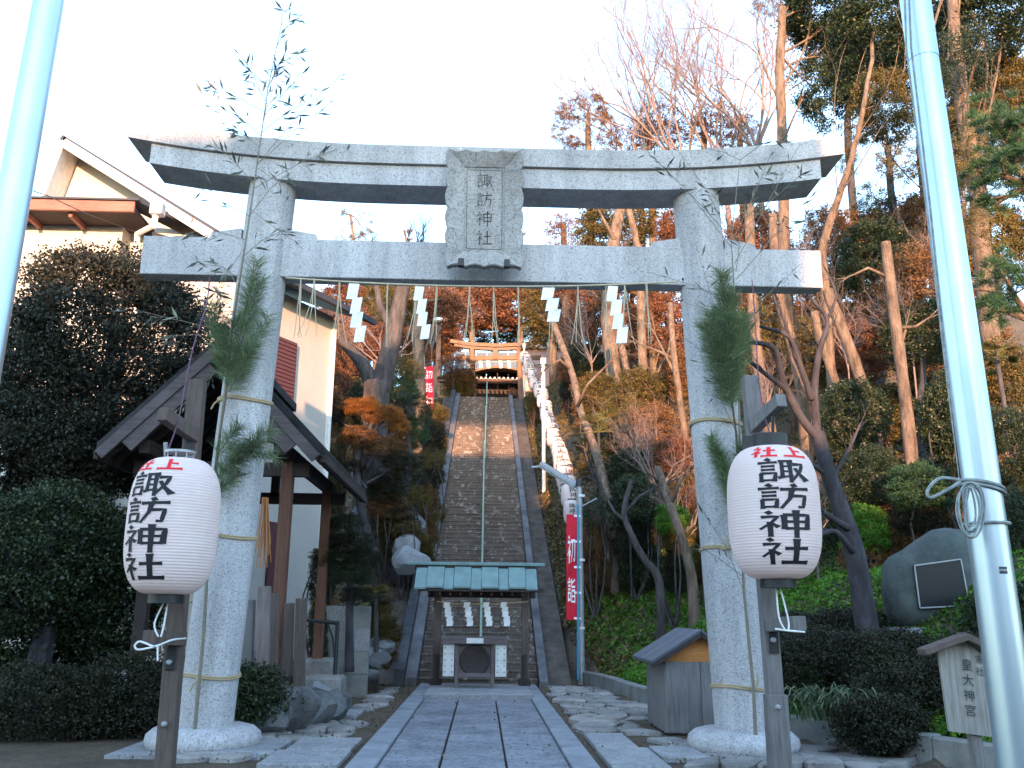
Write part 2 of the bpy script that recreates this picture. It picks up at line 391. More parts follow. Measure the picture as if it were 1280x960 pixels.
# ground: one sheet out to the horizon
xs = sorted(set([-600, -300, -150, -90, -60] + [round(-40 + .8 * i, 2) for i in range(43)] + [round(-6 + .3 * i, 2) for i in range(54)] + [round(10.2 + .9 * i, 2) for i in range(45)] + [60, 90, 150, 300, 600]))
ys = sorted(set([-600, -300, -150, -80, -40, -20, 0] + [round(3 + .4 * i, 2) for i in range(50)] + [round(23 + .8 * i, 2) for i in range(60)] + [round(71 + 2.5 * i, 1) for i in range(20)] + [150, 200, 300, 500, 900]))
g = MB(); nx = len(xs)
g.v = [(x, y, H(x, y) - .004) for y in ys for x in xs]
g.f = [(j * nx + i, j * nx + i + 1, (j + 1) * nx + i + 1, (j + 1) * nx + i) for j in range(len(ys) - 1) for i in range(nx - 1)]
def groundmat():
    t = NT('earth_and_leaf_litter'); a = t.noise(.9, 7, .7); f = t.noise(14, 6, .75); f2 = t.noise(50, 4, .7)
    c = t.ramp(a, [(.3, (.095, .075, .058)), (.55, (.15, .12, .09)), (.75, (.12, .12, .06))])
    c = t.mix(c, t.ramp(f, [(.3, .55), (.7, 1.35)]), .9, 'MULTIPLY'); c = t.mix(c, t.ramp(f2, [(.35, .7), (.7, 1.2)]), .7, 'MULTIPLY')
    t.bump(f, .7, .05); t.bump(f2, .5, .02); return t.out(c, .95, 0, .1)
ground = g.build('ground', groundmat(), smooth=True, kind='structure')

# paved forecourt path: three slab columns and a kerb each side
path = thing('path', (0, 10, 0), kind='structure')
def px_edge(k): return k
cols = [(-.97, -.375), (-.35, .295), (.32, .94)]
for ci, (a, b) in enumerate(cols):
    y = 3.0
    while y < 17.4:
        L = rnd.uniform(1.2, 2.1) if ci != 1 else rnd.uniform(.9, 1.7)
        y2 = min(y + L, 17.42)
        if 17.42 - y2 < .5: y2 = 17.42
        h = .055 + rnd.uniform(-.004, .004)
        MB().cbox(((a + b) / 2, (y + y2) / 2, h / 2), (b - a, y2 - y - .012, h), .008).build('slab', M['slab'], path)
        y = y2
for a, b in ((-1.27, -.985), (.955, 1.225)):
    y = 3.0
    while y < 21.0:
        y2 = min(y + rnd.uniform(1.6, 2.2), 21.0)
        MB().cbox(((a + b) / 2, (y + y2) / 2, .04), (b - a, y2 - y - .01, .08), .01).build('kerb_stone', M['kerb'], path); y = y2
# field-stone paving beside the path
def cell_field(x0, x1, y0, y1, cw, cl, inside, limit, base, name='cobble'):
    nx_, ny_ = int((x1 - x0) / cw), int((y1 - y0) / cl); J = {}
    for j in range(ny_ + 1):
        for i in range(nx_ + 1):
            J[i, j] = Vector((x0 + (i + rnd.uniform(-.36, .36) + .5 * (j % 2)) * cw, y0 + (j + rnd.uniform(-.34, .34)) * cl, 0))
    k = 0
    for j in range(ny_):
        for i in range(nx_):
            q = [J[i, j], J[i + 1, j], J[i + 1, j + 1], J[i, j + 1]]
            c = sum(q, Vector()) / 4
            if not inside(c.x, c.y) or k >= limit: continue
            h = rnd.uniform(.03, .075); out = []; n = 8; mids = []
            for e in range(4):
                a_, b_ = q[e], q[(e + 1) % 4]
                mids += [a_.lerp(b_, .14), a_.lerp(b_, .86)]
            rings = [[c + (p - c) * s_ + Vector((0, 0, z_)) for p in mids] for s_, z_ in ((.95, 0), (.93, h * .7), (.78, h))]
            mb = MB(); mb.add([p + Vector((0, 0, rnd.uniform(-.004, .004) if ri == 2 else 0)) for ri, r in enumerate(rings) for p in r],
                   [(ri * n + a_, ri * n + (a_ + 1) % n, (ri + 1) * n + (a_ + 1) % n, (ri + 1) * n + a_) for ri in range(2) for a_ in range(n)] + [tuple(2 * n + a_ for a_ in range(n))])
            mb.build(name, M['cobble'] if rnd.random() < .7 else M['cobble2'], base, smooth='auto'); k += 1
paving = thing('paving', (2.4, 14, 0), kind='structure')
cell_field(1.36, 5.0, 10.0, 21, .40, .55, lambda x, y: x > 1.42 and x < xk(y) - .2 and not (x < 2.3 and y < 12.6) and not (2.35 < x < 3.7 and 12.5 < y < 14.6), 150, paving)
cell_field(-4.6, -1.36, 10.2, 21, .36, .5, lambda x, y: x < -1.45 and x > -2.9 - .18 * (21 - y) * .5 and not (x < -2.0 and y > 16.0) and not (-3.1 < x < -1.75 and 14.3 < y < 15.5) and not (y < 11.9 and x > -2.5) and not ((x + 3.4) ** 2 + (y - 11.3) ** 2 < .75), 150, paving)
for (x, y, w, l) in ((-2.3, 14.95, 1.0, .9), (-1.75, 11.4, .72, 1.0), (-1.78, 10.35, .8, 1.0), (-2.5, 11.2, .62, 1.2), (1.62, 11.9, .5, 1.3), (1.66, 10.5, .6, 1.4), (2.25, 10.9, .5, .9)):
    MB().cbox((x, y, .03), (w, l, .07), .012).build('flagstone', M['slab2'], paving)
# kerb wall along the foot of the right-hand bank
bank = thing('retaining_kerb', (3.2, 16, 0), 'low mossy concrete kerb wall holding back the green bank right of the path', 'kerb wall')
yy = 8.2
while yy < 22.4:
    y2 = min(yy + 1.1, 22.4)
    a, b = Vector((xk(yy) - .02, yy, .13)), Vector((xk(y2) - .02, y2 - .012, .13))
    MB().beam(a, b, .2, .36 + rnd.uniform(-.02, .02), ch=.02).build('kerb_block', M['conc'], bank); yy = y2

# ------------------------------------------------------------------ the long staircase
NS = 84; run = (ST_Y1 - ST_Y0) / NS; rise = TOPZ / NS
SX0, SX1 = -1.36, 1.32
stair = thing('stone_staircase', (0, ST_Y0, 0), 'long steep worn stone staircase climbing the hill behind the offering box', 'staircase')
smesh = []
for v in range(12):
    mb = MB(); n = rnd.choice((2, 3, 3, 4)); cuts = [SX0 + (SX1 - SX0) * (i + (rnd.uniform(-.3, .3) if 0 < i < n else 0)) / n for i in range(n + 1)]
    for i in range(n):
        w = cuts[i + 1] - cuts[i]
        mb.cbox(((cuts[i] + cuts[i + 1]) / 2, (run + .05) / 2, rise / 2 - .05 + 0), (w - .006, run + .05, rise + .02), .004)
        e = rnd.uniform(-.006, .006); mb.cbox(((cuts[i] + cuts[i + 1]) / 2, (run + .05) / 2 - .004, rise - .015 + e), (w - .004, run + .058, .05), .012)
    me = bpy.data.meshes.new('step'); me.from_pydata(mb.v, [], mb.f); me.materials.append(M['step']); smesh.append(me)
for k in range(NS):
    o = bpy.data.objects.new('step', smesh[rnd.randrange(12)]); COL.objects.link(o); o.parent = stair
    o.location = (0, k * run, k * rise)
    ORG[o.name] = Vector((0, ST_Y0 + k * run, k * rise))
def ramp_strip(x0, x1, h0, h1, mat, name, par, y0=ST_Y0 - .25, y1=ST_Y1, seg=15):
    for i in range(seg):
        ya, yb = y0 + (y1 - y0) * i / seg, y0 + (y1 - y0) * (i + 1) / seg - .012
        za, zb = (ya - ST_Y0) * SLOPE, (yb - ST_Y0) * SLOPE
        P = [(x0, ya, max(za + h0, -.3)), (x0, yb, zb + h0), (x0, yb, zb + h1), (x0, ya, za + h1)]
        MB().prism(P, (x1 - x0, 0, 0)).build(name, mat, par)
par_l = thing('stair_parapet', (-1.6, ST_Y0, 0), 'dark stone parapet running up the left edge of the long staircase', 'parapet', 'parapets of the long staircase')
par_r = thing('stair_parapet', (1.45, ST_Y0, 0), 'dark stone parapet running up the right edge of the long staircase', 'parapet', 'parapets of the long staircase')
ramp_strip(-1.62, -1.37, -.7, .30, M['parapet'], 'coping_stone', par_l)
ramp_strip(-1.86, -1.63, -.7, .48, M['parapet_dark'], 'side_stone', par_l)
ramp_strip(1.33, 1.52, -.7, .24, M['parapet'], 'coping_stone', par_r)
for nm, x0, x1 in (('left', -2.3, -1.88), ('right', 1.53, 2.05)):
    gs = MB()
    for i in range(40):
        ya, yb = ST_Y0 - .1 + 28.5 * i / 40, ST_Y0 - .1 + 28.5 * (i + 1) / 40
        za, zb = max((ya - ST_Y0) * SLOPE + .06, .03), (yb - ST_Y0) * SLOPE + .06
        gs.quad((x0, ya, za), (x1, ya, za), (x1, yb, zb), (x0, yb, zb))
    gs.build('gutter_strip', M['moss_strip'], None, kind='structure')
# landing slab at the head of the stairs
MB().bbox(-4, 5.5, ST_Y1 + .01, 60, TOPZ - .3, TOPZ).build('terrace', M['conc'], kind='structure')

# green hand rail up the middle of the stairs
hr = thing('handrail', (.0, ST_Y0 + .5, 0), 'pale green steel handrail up the middle of the long stone stairs', 'handrail')
def sz(y): return (y - ST_Y0) * SLOPE
for (ya, yb, xo, h) in ((21.6, 38.0, .02, .92), (38.3, 44.2, .06, .95), (44.5, 49.8, .10, 1.0)):
    MB().tube([(xo, ya, sz(ya) + h - .1), (xo, ya + .3, sz(ya + .3) + h), (xo, yb, sz(yb) + h), (xo, yb + .1, sz(yb) + h - .25)], .027, 8).build('rail', M['rail_green'], hr, smooth='auto')
    MB().tube([(xo, ya, sz(ya) + h * .5), (xo, yb, sz(yb) + h * .5)], .02, 6).build('lower_rail', M['rail_green'], hr, smooth='auto')
    y = ya
    while y <= yb + .01:
        MB().tube([(xo, y, sz(y)), (xo, y, sz(y) + h - .02)], .028, 6).build('post', M['rail_green'], hr, smooth='auto'); y += (yb - ya) / max(1, round((yb - ya) / 2.0))

# ------------------------------------------------------------------ kanji drawn as brush strokes (unit square 0..100)
GON = [([(16, 99), (26, 90)], 9, 6), ([(0, 82), (40, 84)], 8, 7), ([(7, 68), (35, 69)], 7, 7), ([(7, 54), (35, 55)], 7, 7), ([(8, 41), (8, 6)], 7, 7), ([(6, 40), (36, 41), (33, 8)], 7, 7), ([(9, 13), (34, 14)], 7, 6)]
TORI = [([(42, 88), (74, 90)], 8, 8), ([(49, 88), (49, 26)], 7, 7), ([(66, 88), (66, 4)], 9, 6), ([(50, 68), (66, 68)], 6, 6), ([(50, 48), (66, 48)], 6, 6), ([(40, 22), (72, 32)], 8, 5), ([(72, 76), (95, 78), (88, 50), (68, 12)], 9, 5), ([(76, 62), (84, 40), (101, 12)], 6, 12)]
HOU = [([(66, 100), (72, 88)], 8, 9), ([(42, 79), (101, 82)], 9, 9), ([(65, 78), (60, 44), (42, 6)], 10, 5), ([(63, 54), (92, 55), (87, 12), (76, 13)], 9, 7)]
SHIME = [([(14, 98), (22, 87)], 8, 8), ([(3, 76), (35, 78), (22, 54), (0, 30)], 8, 5), ([(20, 58), (20, 2)], 10, 8), ([(24, 50), (36, 38)], 6, 9)]
SARU = [([(46, 84), (47, 30)], 10, 9), ([(44, 83), (96, 84), (93, 30)], 9, 10), ([(48, 58), (92, 59)], 8, 8), ([(48, 33), (94, 34)], 8, 8), ([(70, 102), (70, -2)], 12, 8)]
TSUCHI = [([(46, 60), (96, 62)], 9, 9), ([(70, 96), (70, 12)], 12, 10), ([(38, 10), (102, 11)], 10, 11)]
KANJI = {'suwa1': GON + TORI, 'suwa2': GON + HOU, 'kami': SHIME + SARU, 'yashiro': SHIME + TSUCHI,
         'ue': [([(47, 97), (47, 12)], 12, 10), ([(48, 60), (84, 56)], 9, 11), ([(0, 9), (100, 11)], 10, 13)],
         'hatsu': SHIME + [([(19, 40), (34, 28)], 5, 5), ([(42, 80), (92, 82), (88, 14), (74, 16)], 9, 8), ([(64, 80), (60, 42), (42, 6)], 9, 5)],
         'mode': GON + [([(50, 96), (50, 64), (94, 64)], 8, 7), ([(90, 92), (52, 78)], 7, 6), ([(52, 50), (52, 2)], 7, 7), ([(52, 49), (91, 50), (91, 2)], 7, 7), ([(53, 27), (90, 27)], 6, 6), ([(53, 6), (90, 6)], 6, 6)]}
def draw(mb, glyph, fn, fat=1.0):
    """fn(u, v) -> 3-D point"""
    for pts, w0, w1 in KANJI[glyph]:
        seg = []
        for (a, b) in zip(pts, pts[1:]):
            L = math.hypot(b[0] - a[0], b[1] - a[1]); n = max(1, int(L / 8))
            seg += [(a[0] + (b[0] - a[0]) * i / n, a[1] + (b[1] - a[1]) * i / n) for i in range(n)]
        seg.append(pts[-1]); k = len(seg); L_, R_ = [], []
        for i, p in enumerate(seg):
            q0, q1 = seg[max(i - 1, 0)], seg[min(i + 1, k - 1)]
            dx, dy = q1[0] - q0[0], q1[1] - q0[1]; l = math.hypot(dx, dy) + 1e-9
            t = i / (k - 1); w = (w0 + (w1 - w0) * t) * .5 * fat * (1.12 if i in (0, k - 1) else (1 - .12 * math.sin(math.pi * t)))
            L_.append((p[0] - dy / l * w, p[1] + dx / l * w)); R_.append((p[0] + dy / l * w, p[1] - dx / l * w))
        vs_ = []
        for a, b in zip(L_, R_): vs_ += [fn(*a), fn((a[0] + b[0]) / 2, (a[1] + b[1]) / 2), fn(*b)]
        fs = []
        for i in range(k - 1):
            for j in range(2): fs.append((i * 3 + j + 1, i * 3 + j, (i + 1) * 3 + j, (i + 1) * 3 + j + 1))
        mb.add(vs_, fs)
def text_mesh(body, name, mat, parent, origin, ux, uy, size, offset=0.0, lift=.003, sx=1.0):
    """flat print of the built-in font, placed on a plane spanned by ux, uy"""
    cu = bpy.data.curves.new(name, 'FONT'); cu.body = body; cu.size = 1; cu.offset = offset; cu.align_x = 'CENTER'; cu.align_y = 'CENTER'; cu.resolution_u = 3
    o = bpy.data.objects.new(name, cu); COL.objects.link(o); bpy.context.view_layer.update()
    me = bpy.data.meshes.new_from_object(o.evaluated_get(bpy.context.evaluated_depsgraph_get()))
    bpy.data.objects.remove(o)
    ux, uy = Vector(ux).normalized(), Vector(uy).normalized(); nn = ux.cross(uy)
    org = worldorg(parent)
    for v in me.vertices: v.co = Vector(origin) + ux * v.co.x * size * sx + uy * v.co.y * size + nn * lift - org
    me.materials.clear(); me.materials.append(mat); me.name = name
    return link(name, me, parent, org)

# ------------------------------------------------------------------ great stone torii
TY = 11.3
def colpt(pt, pb, t):
    return pb.lerp(pt, t)
LB, LT = U(254, 928, TY), U(342, 240, TY); RB, RT = U(929, 935, TY), U(869, 240, TY)
LB.z = RB.z = .22
zt = (LT.z + RT.z) / 2 + .12; LT.z = RT.z = zt
cenx = (LB.x + RB.x + LT.x + RT.x) / 4
halfb = (RB.x - LB.x) / 2; halft = (RT.x - LT.x) / 2
LB.x, RB.x, LT.x, RT.x = cenx - halfb, cenx + halfb, cenx - halft, cenx + halft
torii = thing('torii', (cenx, TY, 0), 'great pale granite torii gate spanning the path', 'torii gate')
ZBS = U(575, 233, 11.0).z        # underside of the double lintel
ZNB, ZNT = U(575, 350, 11.15).z, U(575, 303, 11.15).z
for B, T in ((LB, LT), (RB, RT)):
    mb = MB(); pts = [B.lerp(T, i / 12) for i in range(13)]
    mb.tube(pts, [.315 - .012 * i / 12 + (.0) for i in range(13)], 40); mb.build('column', M['granite'], torii, smooth='auto')
    b = MB(); b.lathe([(.56, 0), (.62, .04), (.645, .11), (.63, .18), (.56, .24), (.47, .265), (.38, .27)], (B.x, TY, .0), 40); b.build('base_ring', M['granite'], torii, smooth='auto')
    MB().bbox(B.x - .82, B.x + .82, TY - .75, TY + .75, -.05, .035).build('footing_slab', M['slab2'], torii)
# lintels curve up at the ends
XL, XR = U(152, 165, 10.9).x, U(1062, 180, 10.9).x
SL, SR = U(186, 210, 11.0).x, U(1027, 225, 11.0).x
def lift(x):
    t = abs(x - cenx) / ((XR - XL) / 2); return .30 * max(0, (t - .25) / .75) ** 2.2
def lintel(x0, x1, y0, y1, zb, ztop, name, mat, n=24, slant=0.0, over=0.0):
    vs_ = []; 
    for i in range(n + 1):
        x = x0 + (x1 - x0) * i / n; L = lift(x)
        e = 0
        for (yy_, zz_) in ((y0, zb), (y1, zb), (y1 + over, ztop), ((y0 + y1) / 2, ztop + (.09 if over else 0)), (y0 - over, ztop)):
            xx = x
            if slant and i in (0, n): xx = x + (slant if i == n else -slant) * (zz_ - zb) / (ztop - zb)
            vs_.append((xx, yy_, zz_ + L))
    k = 5; fs = [(i * k + (j + 1) % k, i * k + j, (i + 1) * k + j, (i + 1) * k + (j + 1) % k) for i in range(n) for j in range(k)]
    fs += [tuple(range(k)), tuple(n * k + j for j in range(k))[::-1]]
    fs = [f[::-1] for f in fs]
    return MB().add(vs_, fs).build(name, mat, torii)
ZS1 = U(575, 209, 11.0).z; ZK0 = U(575, 203.5, 10.9).z; ZK1 = U(575, 180, 10.85).z
mid = U(575, 200, 10.9).x
for a, b in ((SL, mid - .004), (mid + .004, SR)): lintel(a, b, 11.0, 11.58, ZBS, ZS1, 'lower_lintel', M['granite'], 16)
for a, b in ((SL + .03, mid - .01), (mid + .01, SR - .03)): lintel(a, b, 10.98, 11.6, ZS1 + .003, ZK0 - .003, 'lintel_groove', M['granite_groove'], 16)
lintel(XL + .06, mid - .004, 10.95, 11.63, ZK0, ZK1, 'top_lintel', M['granite'], 16, 0, .03)
lintel(mid + .004, XR - .06, 10.95, 11.63, ZK0, ZK1, 'top_lintel', M['granite'], 16, 0, .03)
NL, NR = U(177, 316, 11.15).x, U(1027, 332, 11.15).x
def colx(z, B, T): return B.x + (T.x - B.x) * (z - B.z) / (T.z - B.z)
zm = (ZNB + ZNT) / 2; cl, cr = colx(zm, LB, LT), colx(zm, RB, RT)
for a, b in ((NL, cl - .20), (cl + .20, cr - .20), (cr + .20, NR)):
    MB().cbox(((a + b) / 2, 11.29, zm), (b - a, .27, ZNT - ZNB), .008).build('tie_beam', M['granite'], torii)
for c, s in ((cl, -1), (cl, 1), (cr, -1), (cr, 1)):       # wedges beside the columns
    a = c + s * .29; P = [(a, 11.19, ZNT + .002), (a + s * .42, 11.19, ZNT + .002), (a + s * .38, 11.19, ZNT + .085), (a, 11.19, ZNT + .15)]
    MB().prism(P, (0, .2, 0)).build('wedge', M['granite'], torii)
# central strut and name tablet
MB().cbox((U(605, 270, 11.2).x, 11.29, (ZBS + ZNT) / 2), (.42, .3, ZBS - ZNT - .004), .01).build('centre_strut', M['granite'], torii)
PT, PB_ = U(606, 189, 10.62), U(605, 336, 10.86)
py = (PT - PB_).normalized(); pxv = Vector((1, 0, 0)); pn = pxv.cross(py)     # pn looks back at the visitor (-Y)
pc = (PT + PB_) / 2; hh = (PT - PB_).length / 2; hw = 45.5 * mpp(605, 262, 10.75)
def pl(u, v, n=0): return pc + pxv * u + py * v + pn * n
outl = []
def scallop(a, b, k, amp, nrm):
    for i in range(k * 5):
        t = i / (k * 5); p = Vector(a).lerp(Vector(b), t); w = abs(math.sin(math.pi * t * k)) ** .8 * amp
        outl.append((p.x + nrm[0] * w, p.y + nrm[1] * w))
c_ = .0
scallop((-hw, -hh, 0), (hw, -hh, 0), 4, -.03, (0, -1)); scallop((hw, -hh, 0), (hw, hh, 0), 6, .035, (1, 0))
scallop((hw, hh, 0), (-hw, hh, 0), 4, -.03, (0, 1)); scallop((-hw, hh, 0), (-hw, -hh, 0), 6, .035, (-1, 0))
iw, ih = hw * .56, hh * .72
n = len(outl); mb = MB(); inner = []
for u, v in outl:
    s_ = max(abs(u) / hw, abs(v) / hh) or 1; inner.append((max(-iw, min(iw, u / s_ * 1.0)), max(-ih, min(ih, v / s_ * 1.0))))
mb.add([pl(u, v, -.08) for u, v in outl] + [pl(u, v, .09) for u, v in outl] + [pl(u * .97, v * .98, .10) for u, v in outl] + [pl(u, v, .02) for u, v in inner] + [pl(u, v, .0) for u, v in inner],
       [(r * n + i, r * n + (i + 1) % n, (r + 1) * n + (i + 1) % n, (r + 1) * n + i) for r in range(4) for i in range(n)] + [tuple(range(n))[::-1]])
tab = mb.build('tablet_frame', M['plaque'], torii, smooth=False)
MB().add([pl(-iw, -ih, .004), pl(iw, -ih, .004), pl(iw, ih, .004), pl(-iw, ih, .004)], [(0, 1, 2, 3)]).build('tablet_panel', M['plaque'], tab)
lm = MB()
for s_ in (-1, 1):
    for (a, b) in (((s_ * iw * .86, -ih * .93), (s_ * iw * .86, ih * .93)),): lm.beam(pl(*a, .006), pl(*b, .006), .006, .003, pn)
    lm.beam(pl(-iw * .86, s_ * ih * .93, .006), pl(iw * .86, s_ * ih * .93, .006), .006, .003, pn)
lm.build('tablet_border', M['engraved'], tab)
im = MB(); cs = ih * 2 * .172
for i, gname in enumerate(('suwa1', 'suwa2', 'kami', 'yashiro')):
    cy = ih * .68 - i * ih * 2 * .225
    draw(im, gname, lambda u, v, cy=cy: pl((u - 50) / 100 * cs * 1.02 + .0, cy + (v - 50) / 100 * cs, .010), .62)
im.build('inscription', M['engraved'], tab)
for s_ in (-1, 1): MB().cbox(pl(s_ * hw * .62, -hh + .05, .08), (.07, .09, .1), .005).build('bracket', M['metal_black'], torii)

# ------------------------------------------------------------------ sacred rope with tassels and folded papers
def shide(h, w, n=4, off=.35, thin=.002):
    """folded paper streamer hanging from the origin"""
    mb = MB(); z = 0; x = 0; st = h / n
    for i in range(n):
        s_ = 1 if i % 2 else -1; y = .012 * s_
        a, b = x - w / 2, x + w / 2; lean = -off * w * .5
        P = [Vector((a, y, z)), Vector((b, -y, z + .06 * w)), Vector((b + lean, -y, z - st)), Vector((a + lean, y, z - st - .06 * w))]
        mb.prism(P, (0, thin, 0)); z -= st * .93; x += off * w * (1 if i % 2 == 0 else .35)
    return mb
def rope_rig(name, A, B, sag, label, cat, n=24, r=.012, mat='straw'):
    mb = MB(); pts = [A.lerp(B, i / n) - Vector((0, 0, sag * 4 * (i / n) * (1 - i / n))) for i in range(n + 1)]
    o = mb.tube(pts, r, 6).build(name, M[mat], None, origin=A, smooth='auto', label=label, cat=cat)
    return o, pts
A, B = U(357, 347, 10.98), U(847, 352, 10.98)
rope, rp = rope_rig('sacred_rope', A, B, .09, 'thin straw rope strung under the torii tie beam with tassels and zigzag papers', 'sacred rope')
def ropez(x):
    t = (x - A.x) / (B.x - A.x); p = A.lerp(B, t); return p - Vector((0, 0, .09 * 4 * t * (1 - t)))
for px_, y0, y1, sp in ((376, 352, 444, 6), (393, 354, 440, 14), (424, 357, 448, 12), (484, 360, 455, 8), (520, 364, 450, 10), (546, 366, 455, 12), (587, 366, 460, 10), (617, 366, 470, 6), (648, 366, 462, 4), (690, 365, 470, 5), (722, 362, 452, 10), (758, 358, 470, 4), (781, 357, 455, 22), (808, 356, 450, 12)):
    P = ropez(U(px_, y0, 10.98).x); L = (y1 - y0) * mpp(px_, y1, 10.98) * .9
    mb = MB()
    for q in range(3 if sp > 5 else 2):
        sx = rnd.uniform(-.5, .5) * sp * .01 + (q - .5) * .012
        mb.tube([P + Vector((rnd.uniform(-.01, .01) + sx * .3 * t, rnd.uniform(-.01, .01), -L * t * rnd.uniform(.93, 1.0))) + Vector((sx * t * t * 2.0, 0, 0)) for t in (0, .2, .5, .8, 1)], [.006, .007, .006, .005, .004], 5)
    mb.build('straw_tassel', M['straw'], rope)
for px_, ph, pw in ((443, 80, 13), (525, 72, 11), (686, 46, 15), (766, 78, 13)):
    P = ropez(U(px_, 358, 10.98).x); s_ = mpp(px_, 400, 10.98)
    mb = shide(ph * s_, pw * s_, 4 if ph > 50 else 3, .38); mb.v = [tuple(Vector(v) + P + Vector((0, -.02, -.03))) for v in mb.v]
    mb.build('folded_paper', M['paper'], rope)

# ------------------------------------------------------------------ paper lanterns and their posts
def lantern(name, c, H_, W, rot, label, seed):
    """c: bottom centre of the body"""
    root = thing(name, c, label, 'paper lantern', 'great lanterns in front of the torii')
    prof = []; N = 46; top = []
    def rad(t):      # superellipse barrel with narrow mouths
        s_ = abs(2 * t - 1); return W / 2 * (.36 + .64 * (1 - s_ ** 3.2) ** .46)
    for i in range(N * 4 + 1):
        t = i / (N * 4); prof.append((rad(t) - .0045 * abs(math.cos(math.pi * i / 4)) ** 2.2, t * H_))
    MB().lathe(prof, c, 56, caps=False).build('paper_body', M['lantern'], root, smooth=True)
    MB().lathe([(W * .17, -.085), (W * .19, -.085), (W * .19, .012), (W * .17, .012)], c, 32).build('bottom_ring', M['metal_black'], root, smooth='auto')
    if seed: MB().lathe([(W * .19, H_ - .01), (W * .2, H_ - .01), (W * .2, H_ + .13), (W * .18, H_ + .13)], c, 32).build('top_ring', M['metal_black'], root, smooth='auto')
    else:
        mb = MB()
        for k in range(8):
            a = k * math.pi / 4; p = Vector((math.cos(a) * W * .15, math.sin(a) * W * .15, H_ - .005)); mb.cbox(c + p + Vector((0, 0, .045)), (.012, .012, .09), .002)
        mb.lathe([(W * .15, .06), (W * .17, .06), (W * .17, .085), (W * .15, .085)], c + Vector((0, 0, H_)), 24); mb.build('top_ring', M['metal_grey'], root)
    def srf(x, z):
        t = z / H_; r = rad(max(.01, min(.99, t))) + .004; a = -math.pi / 2 + rot + x / (W / 2)
        return c + Vector((r * math.cos(a), r * math.sin(a), z))
    ink = MB(); cw = W * .55; ch = H_ * .192
    for i, gn in enumerate(('suwa1', 'suwa2', 'kami', 'yashiro')):
        cz = H_ * (.77 - .195 * i); draw(ink, gn, lambda u, v, cz=cz: srf((u - 50) / 100 * cw, cz + (v - 50) / 100 * ch), 1.35)
    ink.build('black_lettering', M['ink'], root)
    red = MB(); cw2 = W * .33
    for gn, ox in (('yashiro', -.21), ('ue', .21)):
        draw(red, gn, lambda u, v, ox=ox: srf(ox * W + (u - 50) / 100 * cw2 * (1.0), H_ * .925 + (v - 50) / 100 * H_ * .09), 1.6)
    red.build('red_lettering', M['ink_red'], root)
    return root
lc = U(208, 743, 9.3); lanL = lantern('paper_lantern', lc, 170 * mpp(208, 660, 9.3) * .985, 111 * mpp(208, 660, 9.3), -.34, 'big paper lantern left of the path, its lettering turned to the left', 0)
rc = U(972, 724, 9.3); lanR = lantern('paper_lantern', rc, 166 * mpp(972, 640, 9.3) * .985, 113 * mpp(972, 640, 9.3), -.06, 'big paper lantern right of the path, its lettering facing straight forward', 1)
def post(p0, p1, w, d, label, arm, lower, bolts, stub=None, brk=None):
    p0 = Vector(p0); p1 = Vector(p1)
    r = thing('lantern_post', (p0.x, p0.y, 0), label, 'lantern post', 'lantern posts in front of the torii')
    b = p0 + (p0 - p1) * ((p0.z + .1) / (p1.z - p0.z)) if p0.z > -.1 else p0
    MB().beam(b, p1, w, d, (0, 1, 0)).build('shaft', M['wood_post'] if stub is None else M['wood_grey'], r)
    MB().beam(arm[0], arm[1], .11, .14).build('arm', M['wood_post'] if stub is None else M['wood_grey'], r)
    MB().beam(lower[0], lower[1], .15, .14).build('lower_block', M['wood_post'] if stub is None else M['wood_grey'], r)
    for q in bolts: MB().lathe([(.028, 0), (.028, .03), (.015, .045)], q, 10, (0, -1, 0)).build('bolt', M['metal_grey'], r, smooth='auto')
    if brk: 
        for q in brk: MB().cbox(q, (.10, .02, .27), .006).build('bracket', M['metal_black'], r)
    if stub: MB().beam(stub[0], stub[1], .21, .16, (0, 1, 0)).build('support_stub', M['wood_grey'], r)
    return r
D0 = 9.85
pL = post(U(206, 957, D0), U(247, 476, D0), .17, .15, 'brown square lantern post left of the path carrying a short arm', (U(243, 545, D0 - .05), U(203, 517, 9.2)), (U(226, 798, D0), U(186, 797, 9.35)), (U(206, 905, D0 - .1), U(212, 828, D0 - .1), U(238, 570, D0 - .1)), None, (U(214, 820, D0 - .09), U(236, 552, D0 - .09)))
pR = post(U(975, 957, D0 + .1), U(937, 471, D0 + .1), .16, .15, 'silver grey lantern post right of the path with a bolted stub at its foot', (U(943, 533, D0), U(977, 500, 9.2)), (U(964, 781, D0), U(1000, 779, 9.35)), (U(972, 884, D0 - .22), U(966, 800, D0 - .02)), (U(975, 965, D0 - .08), U(969, 868, D0 - .08)), (U(967, 800, D0 - .0), U(934, 560, D0 - .0)))
def smooth_pts(q, m=5):
    P = []
    for i in range(len(q) - 1):
        p0, p1, p2, p3 = q[max(i - 1, 0)], q[i], q[i + 1], q[min(i + 2, len(q) - 1)]
        for j in range(m):
            t = j / m; P.append(.5 * ((2 * p1) + (p2 - p0) * t + (2 * p0 - 5 * p1 + 4 * p2 - p3) * t * t + (3 * p1 - p0 - 3 * p2 + p3) * t ** 3))
    P.append(q[-1]); return P
def cordobj(pts, r, mat, label, cat='cord', parent=None, name='cord'):
    return MB().tube(smooth_pts(pts), r, 6).build(name, M[mat], parent, origin=pts[0], smooth='auto', **({} if parent is not None else dict(label=label, cat=cat)))
